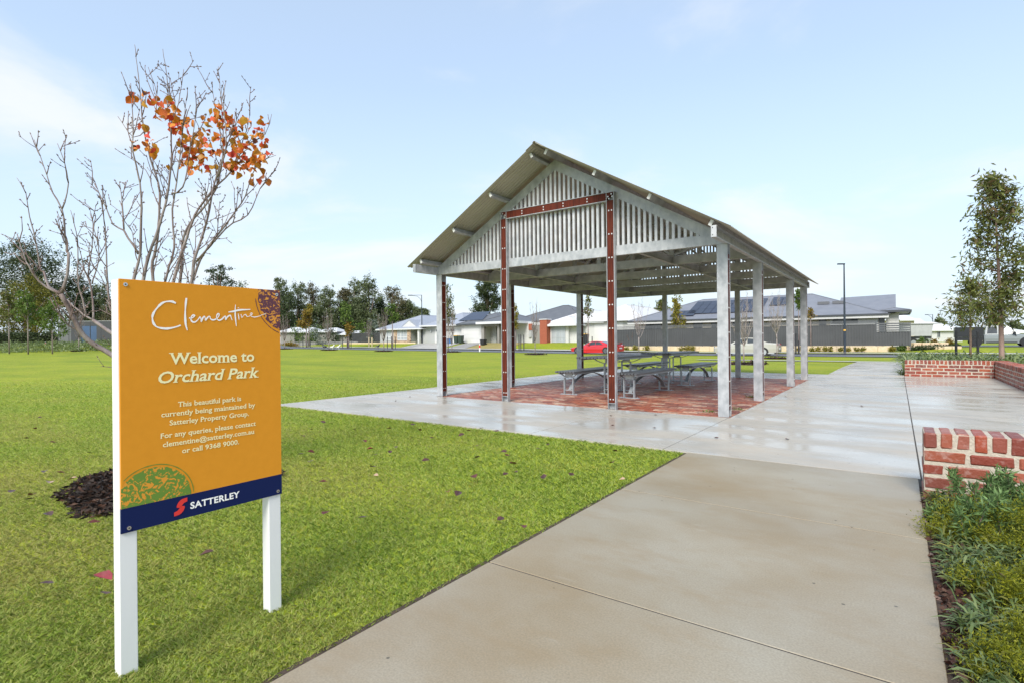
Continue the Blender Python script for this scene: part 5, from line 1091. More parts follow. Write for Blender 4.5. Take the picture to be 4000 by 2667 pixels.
mb = MB(); mb.box(X(1690), X(1800), .50, .56, 0, 2.45)
for k in range(4): mb.box(X(1690)+.05, X(1800)-.05, .485, .505, .08+k*.6, .10+k*.6)
gd = mb.build('garage_door', doorw, t); mb = MB()
for k in range(4): x_ = X(1695)+k*1.0; mb.box(x_, x_+.75, .478, .50, 1.78, 2.1)
mb.build('door_light', glass, gd)
mb = MB(); mb.disc((X(1676), .5, 1.85), (0, -1, 0), .16, .12, 10); mb.build('wall_lamp', frameg, t)
mb = MB(); tp = math.tan(math.radians(23)); y_ = lambda z: -.3+(z-ze-.38)/tp
x0_, x1_ = X(1776), X(1862); mb.add([(x0_, y_(ze+.9)-.12, ze+1.0), (x1_+.5, y_(ze+.9)-.12, ze+1.0), (x1_-.6, y_(ze+2.3)-.12, ze+2.4), (x0_+.2, y_(ze+2.3)-.12, ze+2.4)], [(0, 1, 2, 3)]); mb.build('solar_panels', solar, t)

# house two: dark roof with white garage
t, r0 = house('dark_roof_house', 'dark grey roofed house with a white double garage and taupe portico', 51.5, 1803)
X = lambda px: rz(px, 1340, 51.5)[0]-r0
zb = .74; t.location.z = zb; ze = rz(1850, 1266, 51.5)[1]-zb
xw = X(2112); mb = MB(); mb.box(0, X(1898), 0, 14, -.6, ze-.02); mb.box(X(1898), xw, 1.2, 14, -.6, ze-.02); mb.build('wall', render_w, t)
hip(0, X(1960), 0, 12, ze, 22, t, R_dark, gutter_d, over=.5); hip(X(1940), X(2238), 3.2, 14.4, ze+.2, 22, t, R_dark, gutter_d, over=.4, name='main_roof')
z2 = rz(1950, 1257, 50.6)[1]-zb; hip(X(1897), X(2030), -1.0, 6, z2, 20, t, R_dark, gutter_w, over=.45, name='portico_roof', gh=.3)
mb = MB(); mb.box(X(1897), X(1907), -.95, -.5, -.4, z2-.05); mb.box(X(1959), X(1966), -.95, -.5, -.4, z2-.05); mb.box(X(1897), X(1966), -.93, -.52, z2-.62, z2-.06); mb.box(X(2018), X(2026), -.95, -.5, -.4, z2-.05); mb.build('portico', render_d, t)
mb = MB(); mb.box(X(1813), X(1893), -.04, .02, 0, 2.5)
for k in range(4): mb.box(X(1813)+.05, X(1893)-.05, -.06, -.035, .1+k*.58, .115+k*.58)
mb.build('garage_door', doorw, t); mb = MB(); mb.box(X(1937), X(1945), 1.12, 1.21, 0, 2.3); mb.build('front_door', blackm, t); win(t, X(1947), X(1957), .2, 2.25, 1.19, 1)
for a_, b_ in ((1911, 1924), (1929, 1937)):
    mb = MB(); mb.box(X(a_), X(b_), .9, 1.21, -.3, z2-.1); mb.build('pillar', render_g, t)
mb = MB(); mb.box(X(2048), X(2062), 1.05, 1.21, 1.75, 2.6); mb.build('brick_panel', redbrick, t); mb = MB(); mb.box(X(2062), X(2098), 1.1, 1.205, -.2, 2.4); mb.build('side_gate', fence_s, t)
mb = MB(); mb.box(X(2049), X(2058), 1.0, 1.2, .75, 1.6); mb.build('meter_box', render_g, t)

# house three: white roof and brick pillar
t, r0 = house('white_roof_house', 'white roofed house with an orange brick pillar beside its front window', 50.5, 2104)
X = lambda px: rz(px, 1340, 50.5)[0]-r0
zb = .66; t.location.z = zb; ze = rz(2190, 1267, 50)[1]-zb
mb = MB(); mb.box(X(2104), X(2215), .4, 10, -.6, ze-.02); mb.box(X(2215)-.01, X(2242), .8, 10, -.6, ze-.02); mb.box(X(2242), X(2470), 2.6, 15, -.6, ze+.25); mb.build('wall', render_w, t)
hip(X(2140), X(2236), .35, 8, ze, 24, t, R_white, gutter_w, over=.55, name='front_roof', gh=.22); hip(X(2108), X(2320), 2.5, 14, ze+.3, 23, t, R_white, gutter_w, over=.3, name='middle_roof'); hip(X(2246), X(2480), 2.6, 19, ze+.45, 25, t, R_white, gutter_w, over=.5, name='main_roof')
mb = MB(); mb.box(X(2117), X(2144), -.5, .5, -.5, 3.05); bp_ = mb.build('brick_pillar', redbrick, t); mb = MB(); mb.box(X(2117)-.08, X(2144)+.08, -.58, .58, 3.05, 3.14); mb.build('capping', gutter_w, bp_)
win(t, X(2149), X(2203), .12, 2.35, .38, 3, .3, fm=frameg, pm=blind); mb = MB(); mb.box(X(2104)-1.2, X(2104), .9, 1.3, -.4, ze); mb.build('entry_wall', render_d, t)
mb = MB(); mb.box(X(2285), X(2400), 2.54, 2.61, 0, 2.6); mb.build('garage_door', doorw, t)

# house four: long grey roof with solar panels behind the charcoal fence
t, r0 = house('solar_roof_house', 'long mid grey roofed house with solar panels behind the charcoal fence', 50.2, 2480)
X = lambda px: rz(px, 1340, 50.2)[0]-r0
zb = .45; t.location.z = zb; ze = 3.15-zb; xe = X(3440)
mb = MB(); mb.box(0, xe, 0, 12, -.5, ze-.02); mb.build('wall', cream_b, t)
hip(0, xe, 0, 12, ze, 21, t, R_mid, gutter_d, over=.55, gh=.12); mb = MB(); mb.box(-.62, xe+.62, -.60, -.5, ze-.36, ze-.135); mb.build('fascia', render_w, t)
# right wing with a steep sheet roof and boarded gable end
x0, x1 = X(3262), X(3500); zt = rz(3502, 1149, 57)[1]-zb; mb = MB(); mb.add([(x0, .9, ze+.1), (x1, .9, ze+.05), (x1, 7.0, zt), (x0, 7.0, zt-.1), (x1, 12, ze+.75), (x0, 12, ze+.8)], [(0, 1, 2, 3), (3, 2, 4, 5), (1, 4, 2), (0, 3, 5), (0, 5, 4, 1)]); mb.build('wing_roof', R_mid, t)
zl = rz(3500, 1213, 51)[1]-zb; hip(X(3455), X(3528), 1.2, 9, zl, 14, t, R_mid, gutter_d, over=.5, name='porch_roof'); mb = MB(); mb.box(X(3462), X(3512), 1.3, 9, -.5, zl-.03)
for k in range(9): mb.box(X(3462)-.01, X(3512)+.012, 1.285, 1.31, .2+k*.32, .47+k*.32)
mb.build('boarded_wall', render_w, t)
mb = MB(); mb.box(X(3243), X(3432), -.03, .02, 1.0, ze-.14); mb.build('white_wall', render_w, t)
for a_, b_, za, zc, m in ((3253, 3353, 1.95, 2.55, glass), (3200, 3229, .8, 2.5, glass), (3010, 3040, 1.5, 2.4, glass), (2520, 2585, 1.5, 2.4, glass), (2710, 2745, 1.5, 2.4, glass), (2780, 2800, 1.5, 2.4, glass), (2850, 2960, 1.9, 2.5, glass), (3434, 3457, .5, 2.55, glass)):
    win(t, X(a_), X(b_), za, zc, -.04, 2 if b_-a_ > 30 else 1, fm=fence_s, pm=m)
tp = math.tan(math.radians(21)); sl = lambda x, s, lift=.12: (x, -.55+s, ze+s*tp+lift)
for a_, b_, s0, s1 in ((2612, 2705, .9, 2.6), (2672, 2965, 1.5, 5.6), (2985, 3075, 3.2, 5.8)):
    mb = MB(); n = max(2, int((b_-a_)/32)); mrow = 3 if s1-s0 > 2 else 1
    for i in range(n):
        for j in range(mrow):
            xa, xb = X(a_)+(X(b_)-X(a_))*i/n+.02, X(a_)+(X(b_)-X(a_))*(i+1)/n-.02; sa, sb = s0+(s1-s0)*j/mrow+.02, s0+(s1-s0)*(j+1)/mrow-.02
            q = [sl(xa, sa), sl(xb, sa), sl(xb, sb), sl(xa, sb)]; mb.slab(q, .05)
    mb.build('solar_panels', solar, t)
for px in (3206, 3267):
    mb = MB(); x_ = X(px); mb.add([sl(x_-.5, 3.0, .05), sl(x_+.5, 3.0, .05), sl(x_+.5, 3.05, .30), sl(x_-.5, 3.05, .30), sl(x_-.5, 3.7, .08), sl(x_+.5, 3.7, .08)], [(0, 1, 2, 3), (3, 2, 5, 4)]); mb.build('roof_vent', gutter_d, t)
# far white houses on the right, beyond the driveway
def far_house(label, px0, px1, pe, pt, pb, Y, m=R_white, wm=render_w, wins=(), name='white_house', gable=False):
    x0, y0, z0 = at_Y(px0, pb, Y); x1 = at_Y(px1, pb, Y)[0]; z0 = min(z0, gz(x0, y0)+.6); ze_ = at_Y(px0, pe, Y)[2]-z0; zt_ = at_Y(px0, pt, Y)[2]-z0
    t = thing(name, label, 'house', (x0, y0, z0), 0, 'single storey houses round the park'); w = x1-x0; mb = MB(); mb.box(0, w, 0, 9, -1, ze_); mb.build('wall', wm, t); mb = MB()
    if gable: mb.prism([(-.3, ze_+.01), (w+.3, ze_+.01), (w*.5, zt_)], -.4, 9.4)
    else:
        h = (zt_-ze_); mb.add([(-.4, -.4, ze_), (w+.4, -.4, ze_), (w+.4, 9.4, ze_), (-.4, 9.4, ze_), (w*.3, 4.5, zt_), (w*.7, 4.5, zt_)], [(0, 1, 5, 4), (1, 2, 5), (2, 3, 4, 5), (3, 0, 4), (3, 2, 1, 0)])
    rf = mb.build('roof', m, t); mb = MB(); mb.box(-.5, w+.5, -.52, -.42, ze_-.18, ze_+.02); mb.build('gutter', gutter_w, rf)
    for a_, b_, c_, d_ in wins:
        xa, _, zc = at_Y(a_, d_, Y); xb, _, zd = at_Y(b_, c_, Y); win(t, xa-x0, xb-x0, zc-z0, zd-z0, -.02, 2, fm=frameg)
far_house('tall white parapet house just right of the grey gabled roof', 3520, 3572, 1250, 1207, 1338, 92, wm=cream_b)
far_house('small white gabled house next to the parapet house', 3568, 3606, 1262, 1243, 1335, 104, gable=True)
far_house('white house with dark windows behind the grey utility truck tray', 3640, 3760, 1290, 1255, 1326, 98, wins=((3660, 3672, 1296, 1318),))
far_house('low white house with dark roof behind the left of the truck', 3606, 3668, 1272, 1258, 1330, 125, R_dark)
far_house('white roofed house glimpsed past the windscreen of the utility truck', 3925, 4040, 1300, 1279, 1330, 112)
# low white roofed sheds at left behind the planting
for i, (a_, b_, pe, pt, lb) in enumerate(((1096, 1150, 1296, 1277, 'white roofed shed beside the right edge of the sign'), (1160, 1212, 1298, 1277, 'white roofed shed behind the golden young tree'), (1240, 1310, 1296, 1279, 'white roofed shed behind the tall bare street tree'), (1312, 1412, 1306, 1291, 'white roofed open shed left of the dark fence'))):
    far_house(lb, a_, b_, pe, pt, 1338, 100+i, R_white, render_d, name='shed')

# ------------------------------------------------------------------ fences and retaining walls
def fence(label, px0, px1, a, py0, py1, m, name='fence', rib=.2, group='charcoal metal fences', cap=None):
    r0, zb_, _ = rz(px0, py1, a); r1 = rz(px1, py1, a)[0]; zt_ = rz(px0, py0, a)[1]; t = thing(name, label, 'fence', (*XY(r0, a), zb_), -TH, group); w = r1-r0; h = zt_-zb_; mb = MB(); x = 0.0
    mb.box(0, w, 0, .012, .02, h-.05)
    while x < w-.1: mb.prism([(x+.02, .03), (x+.05, .03), (x+.05, h-.06), (x+.02, h-.06)], -.06, .0, 0); mb.box(x+.02, x+.10, -.065, -.002, .03, h-.06); x += rib
    p_ = mb.build('sheet', m, t); mb = MB(); mb.box(0, w, -.045, .03, h-.06, h); mb.box(0, w, -.045, .03, 0, .05); mb.build('rail', m, t)
    k = max(1, int(w/2.4))
    for i in range(k+1): mb = MB(); xx = w*i/k; mb.box(xx-.035, xx+.035, -.05, .035, -.3, h+.01); mb.build('post', m, t)
    if cap:
        mb = MB(); hc, n = cap
        for i in range(n): z = h+.05+i*(hc/n); mb.box(0, w, -.02, .02, z, z+hc/n*.62)
        for i in range(k+1): xx = w*i/k; mb.box(xx-.025, xx+.025, -.022, .022, h, h+hc+.02)
        mb.build('slat_screen', fence_s, t)
    return t
fence('long charcoal sheet fence with slatted topping before the solar roofed house', 2400, 3421, 47.6, 1288, 1351, fence_m, cap=(.30, 4))
t = fence('short charcoal fence with four wide gap slats on top at the street corner', 3424, 3557, 47.6, 1296, 1350, fence_m, cap=(.74, 4))
mb = MB(); r0, zb_, _ = rz(2380, 1366, 47.3); r1 = rz(3440, 1366, 47.3)[0]; x = 0
lw_ = thing('limestone_wall', 'long low limestone retaining wall under the charcoal fence', 'wall', (*XY(r0, 47.25), 0), -TH, 'limestone retaining walls'); zt_ = rz(3000, 1351, 47.3)[1]
while x < r1-r0: mb.cbox(x+.005, x+.99, 0, .30, -.4, zt_-.02, .015); x += 1.0
mb.build('blocks', limestone, lw_)
lw2 = thing('limestone_wall', 'stepped limestone block wall at the street corner left of the utility truck', 'wall', (0, 0, 0), 0, 'limestone retaining walls'); mb = MB()
for row, (za, zc) in enumerate(((1366, 1352), (1352, 1338))):
    for i in range(10 if row == 0 else 8):
        px = 3435+i*34+(17 if row else 0); Yb = 46-.2*i+row*.5
        if row and px < 3555: continue
        x, y, z1 = at_Y(px, zc, Yb); z0 = at_Y(px, za, Yb)[2]; mb.cbox(x-.36, x+.36, y, y+.4, z0-(.2 if row == 0 else 0), z1, .03)
mb.build('blocks', limestone, lw2)
fence('dark charcoal fence left of the pale roofed house', 1377, 1492, 54, 1302, 1338, fence_m)
lw3 = thing('limestone_wall', 'limestone garden wall in front of the dark fence at left of the pale house', 'wall', (*XY(rz(1340, 1350, 50.5)[0], 50.5), 0), -TH, 'limestone retaining walls'); mb = MB(); w = rz(1608, 1350, 50.5)[0]-rz(1340, 1350, 50.5)[0]; z1 = rz(1450, 1338, 50.5)[1]; x = 0
while x < w: mb.cbox(x+.005, x+.995, 0, .3, -.2, z1, .02); x += 1.0
mb.build('blocks', limestone, lw3)
# grey picket fence
x0, y0, zt_ = at_Y(1090, 1336, 96); x1 = at_Y(1395, 1336, 96)[0]; zb_ = gz(x0, y0); t = thing('picket_fence', 'weathered grey picket fence beyond the street right of the sign', 'fence', (x0, y0, 0)); mb = MB(); x = 0; pick = mat('weathered_grey_timber', (.20, .20, .205), (.28, .275, .27), .8, scale=2)
while x < x1-x0: mb.box(x, x+.20, 0, .03, zb_-.1, zt_); x += .25
mb.build('pickets', pick, t); mb = MB(); mb.box(0, x1-x0, .03, .08, zt_-.25, zt_-.15); mb.box(0, x1-x0, .03, .08, zb_+.2, zb_+.3); mb.build('rail', pick, t)
# grey mesh enclosure at left
enc = mat('perforated_grey_screen', (.040, .043, .047), (.055, .058, .062), .55, scale=40); enc_l = mat('light_screen_panel', (.11, .115, .115), (.14, .145, .145), .55, scale=20); bluep = mat('blue_panel', (.05, .10, .19), (.04, .08, .15), .6, scale=.5)
x0, y0, z0 = at_Y(228, 1345, 88); x1 = at_Y(560, 1345, 88)[0]; zt_ = at_Y(228, 1257, 88)[2]; t = thing('screened_enclosure', 'grey perforated screen enclosure on a limestone base behind the pear branches', 'enclosure', (x0, y0, z0)); w = x1-x0; h = zt_-z0
mb = MB(); mb.box(0, w*.15, 0, .06, .12, h); mb.build('light_screen', enc_l, t); mb = MB(); mb.box(w*.15+.01, w*.27, .0, .06, .12, h); mb.box(w*.45+.01, w, 0, .06, .12, h); mb.box(0, w, 6, 6.06, 0, h); mb.box(0, .06, .06, 6, .12, h); mb.build('dark_screen', enc, t); mb = MB(); mb.box(w*.27+.01, w*.45, .03, .09, .12, h*.8); mb.build('blue_panel', bluep, t); mb = MB(); mb.box(w*.27+.01, w*.45, .0, .06, h*.8, h); mb.build('dark_header', enc, t)
mb = MB(); mb.box(-.05, w, -.05, 6.1, h, h+.07); mb.build('top_rail', render_g, t); mb = MB()
for k in range(9): mb.box(w*k/8-.05, w*k/8+.05, -.02, .08, -.3, h)
mb.build('posts', enc, t)
mb = MB(); xa = at_Y(212, 1350, 86.5)[0]; mb.cbox(0, w+2, 0, .5, -1.2, at_Y(212, 1349, 86.5)[2]-z0+.05, .03); o = mb.build('limestone_wall', limestone); o.location = (xa, 86.5, z0); tag(o, 'limestone base wall below the grey screened enclosure', 'wall', 'limestone retaining walls')
# hedge and planting strip at left
g = np.random.default_rng(61); N = 7000; hx0, hx1 = at_Y(-160, 1330, 92)[0], at_Y(232, 1330, 92)[0]; X_ = hx0+(hx1-hx0)*g.random(N); Z_ = at_Y(100, 1352, 92)[2]+(at_Y(100, 1303, 92)[2]-at_Y(100, 1352, 92)[2])*g.random(N)**.8+.15*np.sin(X_*2.1)
hd = thing('hedge', 'dark clipped hedge behind the three young trees at far left', 'hedge', (0, 0, 0)); leaf_mesh('foliage', np.stack([X_, 91+1.6*g.random(N), Z_], 1), .34, L_dark, hd, seed=62)
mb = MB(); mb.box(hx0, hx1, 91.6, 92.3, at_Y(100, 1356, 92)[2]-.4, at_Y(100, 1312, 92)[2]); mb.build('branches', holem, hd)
N = 12000; Yp = 78.6+8*g.random(N); X_ = at_Y(-200, 1350, 82)[0]+(at_Y(700, 1350, 82)[0]-at_Y(-200, 1350, 82)[0])*g.random(N); d = np.stack([X_, Yp], 1)-O; Zp = G(d@RV, d@AV)+.45*g.random(N)*(1+.4*np.sin(X_*1.7))
o = leaf_mesh('ground_cover', np.stack([X_, Yp, Zp], 1), .34, L_green, aspect=.3, droop=-.4, seed=63); tag(o, 'low green planting strip along the far left edge of the lawn', 'ground cover', kind='stuff'); o.data.materials[0] = L_strap
# shrubs
def shrub(px, ytop, ybase, Y, wpx, m, label, seed, n=500, group=None):
    x, y, z0 = at_Y(px, ybase, Y); z0 = min(z0, gz(x, y)+.05) if Y < 70 else z0; zt = at_Y(px, ytop, Y)[2]; w = wpx/FPX*Y/2; h = zt-z0; t = thing('shrub', label, 'shrub', (x, y, z0), group=group); g = np.random.default_rng(seed)
    P = clump_pts(g, [(0, 0, h*.5, w, w*.8, h*.5)], n, 12, .25, .4); P[:, 2] = np.abs(P[:, 2]); leaf_mesh('foliage', P, max(.06, Y*.003), m, t, seed=seed); mb = MB(); mb.tube([(0, 0, -.1), (0, 0, h*.6)], [.03, .01], 5); mb.build('stem', bark_b, t)
for i, (px, yt, yb, Y, w, m, lb) in enumerate([(1166, 1258, 1352, 97, 62, L_green, 'green shrub beside the sign edge in front of the pale shed'), (1222, 1272, 1350, 97, 60, L_green, 'green shrub left of the silver bush'), (1252, 1262, 1352, 96, 60, L_silver, 'silver leaved bush beside the tall bare tree'), (1300, 1285, 1346, 97, 52, L_dark, 'dark shrub right of the silver bush'), (1418, 1258, 1305, 104, 56, L_green, 'leafy green shrub above the dark fence'), (1462, 1250, 1330, 94, 46, L_silver, 'grey twiggy shrub by the corner of the pale house'), (1130, 1338, 1356, 92, 60, L_auto, 'brownish low shrub at the foot of the picket fence'), (1370, 1290, 1335, 99, 40, L_dark, 'dark shrub behind the rust leaved young tree'),
        (1640, 1312, 1341, 87, 16, L_green, 'potted conical shrub at the pale house porch'), (3605, 1315, 1340, 46.5, 30, L_green, 'dark green shrub on top of the corner limestone wall'), (3648, 1328, 1342, 46, 22, L_auto, 'reddish shrub on the corner limestone wall'), (3712, 1325, 1343, 45.5, 26, L_auto, 'rust coloured shrub at the right end of the corner wall'), (3525, 1345, 1366, 44.8, 26, L_green, 'spiky green shrub below the corner fence'), (3484, 1354, 1368, 44.8, 14, L_yel, 'small yellow green shrub at the foot of the corner wall')]):
    shrub(px, yt, yb, Y, w, m, lb, 500+i)
for i, px in enumerate((3123, 3171, 3197, 3224, 3246, 3284, 3312, 3345, 3369, 2442, 2480, 2525, 2662, 2685, 2705)):
    shrub(px, 1357 if px > 3000 else 1353, 1367 if px > 3000 else 1363, rz(px, 1365, 46.7)[2], 18, L_yel, 'small yellow green ball shrub in the row under the long fence', 540+i, 160, 'row of ball shrubs under the long fence')
N = 2600; px = 3560+190*g.random(N); Yp = 44.6+.9*g.random(N); P = np.array([at_Y(a, 1365, b)[:2] for a, b in zip(px, Yp)]); d = P-O; o = leaf_mesh('ground_cover', np.stack([P[:, 0], P[:, 1], G(d@RV, d@AV)+.25*g.random(N)], 1), .16, L_silver, seed=70); o.data.materials[0] = L_dark; tag(o, 'low grey green planting at the foot of the corner wall', 'ground cover', kind='stuff')
# driveways and verges on the far side
tan_lawn = mat('dry_lawn', (.30, .235, .085), (.24, .21, .07), .9, scale=.8)
def strip(name, px0, px1, a0, a1, off, m): r0 = rz(px0, 1350, 46)[0]; r1 = rz(px1, 1350, 46)[0]; return drape(name, r0, r1, a0, a1, off, m)
strip('driveway', 1560, 1722, 44.25, 51.6, .03, farc); strip('driveway', 1742, 1812, 44.25, 51.4, .03, asph).data.materials[0] = mat('grey_driveway', (.27, .265, .255), (.24, .235, .225), .7, scale=.6); strip('driveway', 2232, 2330, 44.25, 53, .03, MATS['grey_driveway'])
strip('verge_lawn', 1815, 1975, 45.75, 51.3, .02, tan_lawn); drape('truck_pad', rz(3560, 1350, 58)[0], rz(3560, 1350, 58)[0]+40, 56.5, 66, .02, asph)

# ------------------------------------------------------------------ vehicles
def car(name, label, paint, px0, px1, a, L_, H_, W_, prof, roof, wheels, wr, facing, zoff=0.0, win_m=None, glassx=None):
    """profile in unit length/height; body, cabin with inset glass, wheels with rims, lamps"""
    rm = (rz(px0, 1380, a)[0]+rz(px1, 1380, a)[0])/2; z0 = float(G(rm, a))-.02+zoff; t = thing(name, label, 'car', (*XY(rm, a), z0), -TH if facing > 0 else -TH+math.pi); X = lambda u: (u-.5)*L_; Z = lambda v: v*H_
    # body: loft of cross sections along the profile of the bonnet, belt line and boot
    n = len(prof); V = []; F = []
    for u, zt_, wd in prof:
        w = W_/2*wd; zb_ = Z(.16 if .06 < u < .95 else .20); V += [(X(u), -w*.96, zb_), (X(u), -w, zb_+.22*H_), (X(u), -w*.985, Z(zt_)-.07*H_), (X(u), -w*.86, Z(zt_)), (X(u), w*.86, Z(zt_)), (X(u), w*.985, Z(zt_)-.07*H_), (X(u), w, zb_+.22*H_), (X(u), w*.96, zb_)]
    for i in range(n-1):
        for k in range(8): F.append((i*8+k, i*8+(k+1) % 8, (i+1)*8+(k+1) % 8, (i+1)*8+k))
    F += [tuple(range(8)), tuple(range((n-1)*8, n*8))]; mb = MB(); mb.add(V, F); b_ = mb.build('body', paint, t, smooth=False)
    md = b_.modifiers.new('bevel', 'BEVEL'); md.width = .03; md.segments = 2; md.limit_method = 'ANGLE'
    # cabin
    V = []; F = []; n = len(roof)
    for u, zl, zt_, wd in roof: w = W_/2; V += [(X(u), -w*.90, Z(zl)), (X(u), -w*wd, Z(zt_)), (X(u), w*wd, Z(zt_)), (X(u), w*.90, Z(zl))]
    for i in range(n-1):
        for k in range(4): F.append((i*4+k, i*4+(k+1) % 4, (i+1)*4+(k+1) % 4, (i+1)*4+k))
    F += [(0, 1, 2, 3), tuple(range((n-1)*4, n*4))]; mb = MB(); mb.add(V, F); c_ = mb.build('cabin', paint, t)
    # side glass follows the cabin flank, slightly proud
    def flank(u, f, sg):
        for (u0, l0, t0, w0), (u1, l1, t1, w1) in zip(roof[:-1], roof[1:]):
            if u0 <= u <= u1:
                k = (u-u0)/(u1-u0+1e-9); l, tp_, wd = l0+(l1-l0)*k, t0+(t1-t0)*k, w0+(w1-w0)*k; return (X(u), sg*((W_/2*.90)*(1-f)+(W_/2*wd)*f+.012), Z(l+(tp_-l)*f))
    for sg in (-1, 1):
        for ga in glassx:
            pts = [flank(u, f, sg) for u, f in ga]; mb = MB(); mb.add(pts, [tuple(range(len(pts)))]); mb.build('side_window', win_m or glass, c_, fix=False)
    i0, i1 = 0, 1
    for nm, (a_, b2), dx in (('windscreen', (0, 1), -.012), ('rear_window', (n-1, n-2), .012)):
        u0, l0, t0, w0 = roof[a_]; u1, l1, t1, w1 = roof[b2]; mb = MB(); k0, k1 = .12, .92
        p = lambda k, s: (X(u0+(u1-u0)*k)+dx*2, s*W_/2*(.84+(w1*.92-.84)*k), Z(t0+(t1-t0)*k)+.012); mb.add([p(k0, -1), p(k0, 1), p(k1, 1), p(k1, -1)], [(0, 1, 2, 3)]); mb.build(nm, win_m or glass, c_, fix=False)
    for u in wheels:
        for sg in (-1, 1):
            y = sg*(W_/2-.10); mb = MB(); mb.tube([(X(u), y-sg*.10, wr), (X(u), y+sg*.125, wr)], wr, 24); wl = mb.build('wheel', tyre, t); mb = MB(); mb.tube([(X(u), y+sg*.126, wr), (X(u), y+sg*.132, wr)], wr*.68, 20)
            for k in range(5): th = k*1.2566; mb.beam((X(u), y+sg*.136, wr), (X(u)+math.cos(th)*wr*.64, y+sg*.136, wr+math.sin(th)*wr*.64), .07, .012, (0, 1, 0))
            mb.build('rim', frameg if name == 'white_sedan' else (slatgrey if name == 'red_coupe' else blackm), wl)
            mb = MB(); pts = [(X(u)+(wr*1.13)*math.cos(th), W_/2*.99*sg, wr+(wr*1.13)*math.sin(th)) for th in np.linspace(-.25, math.pi+.25, 16)]; q = [(x, y_+sg*.012, z) for x, y_, z in pts]; mb.add(q, [tuple(range(16))]); mb.build('wheel_arch', blackm, t, fix=False)
    return t, X, Z
def lamp_boxes(t, X, Z, u, W_, z0, z1, m, name, dx, w=.3):
    for sg in (-1, 1): mb = MB(); x = X(u); mb.cbox(min(x, x+dx), max(x, x+dx), sg*W_/2*.985-(.0 if sg < 0 else w), sg*W_/2*.985+(w if sg < 0 else 0), Z(z0), Z(z1), .02); mb.build(name, m, t)
red_paint = mat('red_car_paint', (.52, .012, .022), None, .25, coat=1.0); pearl = mat('pearl_white_paint', (.40, .39, .35), None, .28, coat=1.0); grey_paint = mat('grey_green_paint', (.20, .225, .225), None, .3, coat=1.0); lampr = mat('red_lamp', (.35, .01, .015), None, .2); lampw = mat('clear_lamp', (.6, .62, .65), None, .15, .3)
plate_m = mat('number_plate', (.7, .7, .7), None, .5)
t, X, Z = car('red_coupe', 'low red coupe with a spoiler and black wheels parked along the near kerb', red_paint, 2240, 2430, 38.7, 4.95, 1.22, 1.78,
    [(.0, .40, .80), (.02, .47, .90), (.12, .55, .97), (.30, .64, 1.0), (.36, .66, 1.0), (.74, .70, 1.0), (.86, .73, .98), (.97, .72, .92), (1.0, .62, .86)],
    [(.29, .62, .64, .86), (.45, .64, .985, .60), (.55, .66, 1.0, .60), (.64, .68, .975, .60), (.80, .70, .73, .80)], (.16, .77), .31, 1,
    glassx=[[(.345, .12), (.45, .86), (.535, .88), (.535, .12)], [(.545, .12), (.545, .88), (.62, .85), (.70, .15)]])
lamp_boxes(t, X, Z, .995, 1.78, .56, .66, lampr, 'tail_lamp', .03, .38); lamp_boxes(t, X, Z, .012, 1.78, .42, .50, lampw, 'headlight', -.02, .3)
mb = MB(); mb.cbox(X(.90), X(.985), -.74, .74, Z(.84), Z(.86), .01)
for sg in (-1, 1): mb.box(X(.92), X(.97), sg*.62-.02, sg*.62+.02, Z(.71), Z(.845))
mb.build('spoiler', red_paint, t); mb = MB(); mb.box(X(1.0)+.005, X(1.0)+.02, -.26, .26, Z(.40), Z(.50)); mb.build('number_plate', plate_m, t)
for sg in (-1, 1): mb = MB(); mb.cbox(X(.40), X(.43), sg*.90-.08, sg*.90+.08, Z(.68), Z(.76), .02); mb.build('mirror', red_paint, t); mb = MB(); mb.box(X(.22), X(.72), sg*.885-.02, sg*.885+.02, Z(.10), Z(.18)); mb.build('side_skirt', red_paint, t); mb = MB(); mb.box(X(.52), X(.55), sg*.885-.012, sg*.885+.012, Z(.55), Z(.58)); mb.build('door_handle', red_paint, t)
t, X, Z = car('white_sedan', 'pearl white sedan parked behind the second and third right hand posts', pearl, 2797, 3047, 38.6, 4.85, 1.44, 1.84,
    [(.0, .42, .82), (.02, .48, .92), (.10, .56, .98), (.28, .63, 1.0), (.36, .655, 1.0), (.70, .69, 1.0), (.86, .715, .99), (.97, .69, .93), (1.0, .58, .86)],
    [(.255, .61, .63, .84), (.43, .64, .97, .62), (.52, .65, 1.0, .62), (.64, .67, .985, .62), (.86, .70, .72, .78)], (.175, .79), .325, 1,
    glassx=[[(.315, .12), (.43, .88), (.525, .90), (.525, .12)], [(.54, .12), (.54, .90), (.645, .86), (.73, .15)]])
lamp_boxes(t, X, Z, .985, 1.84, .50, .66, lampr, 'tail_lamp', .05, .42); lamp_boxes(t, X, Z, .012, 1.84, .45, .53, lampw, 'headlight', -.02, .35)
mb = MB(); mb.box(X(1.0)+.005, X(1.0)+.02, -.26, .26, Z(.36), Z(.45)); mb.build('number_plate', plate_m, t)
for sg in (-1, 1):
    mb = MB(); mb.cbox(X(.38), X(.41), sg*.93-.09, sg*.93+.09, Z(.66), Z(.74), .02); mb.build('mirror', pearl, t)
    for u in (.49, .64): mb = MB(); mb.box(X(u), X(u+.035), sg*.915-.014, sg*.915+.014, Z(.57), Z(.60)); mb.build('door_handle', pearl, t)
    mb = MB(); mb.box(X(.05), X(.95), sg*.905-.02, sg*.905+.02, Z(.13), Z(.18)); mb.build('sill', frameg, t)
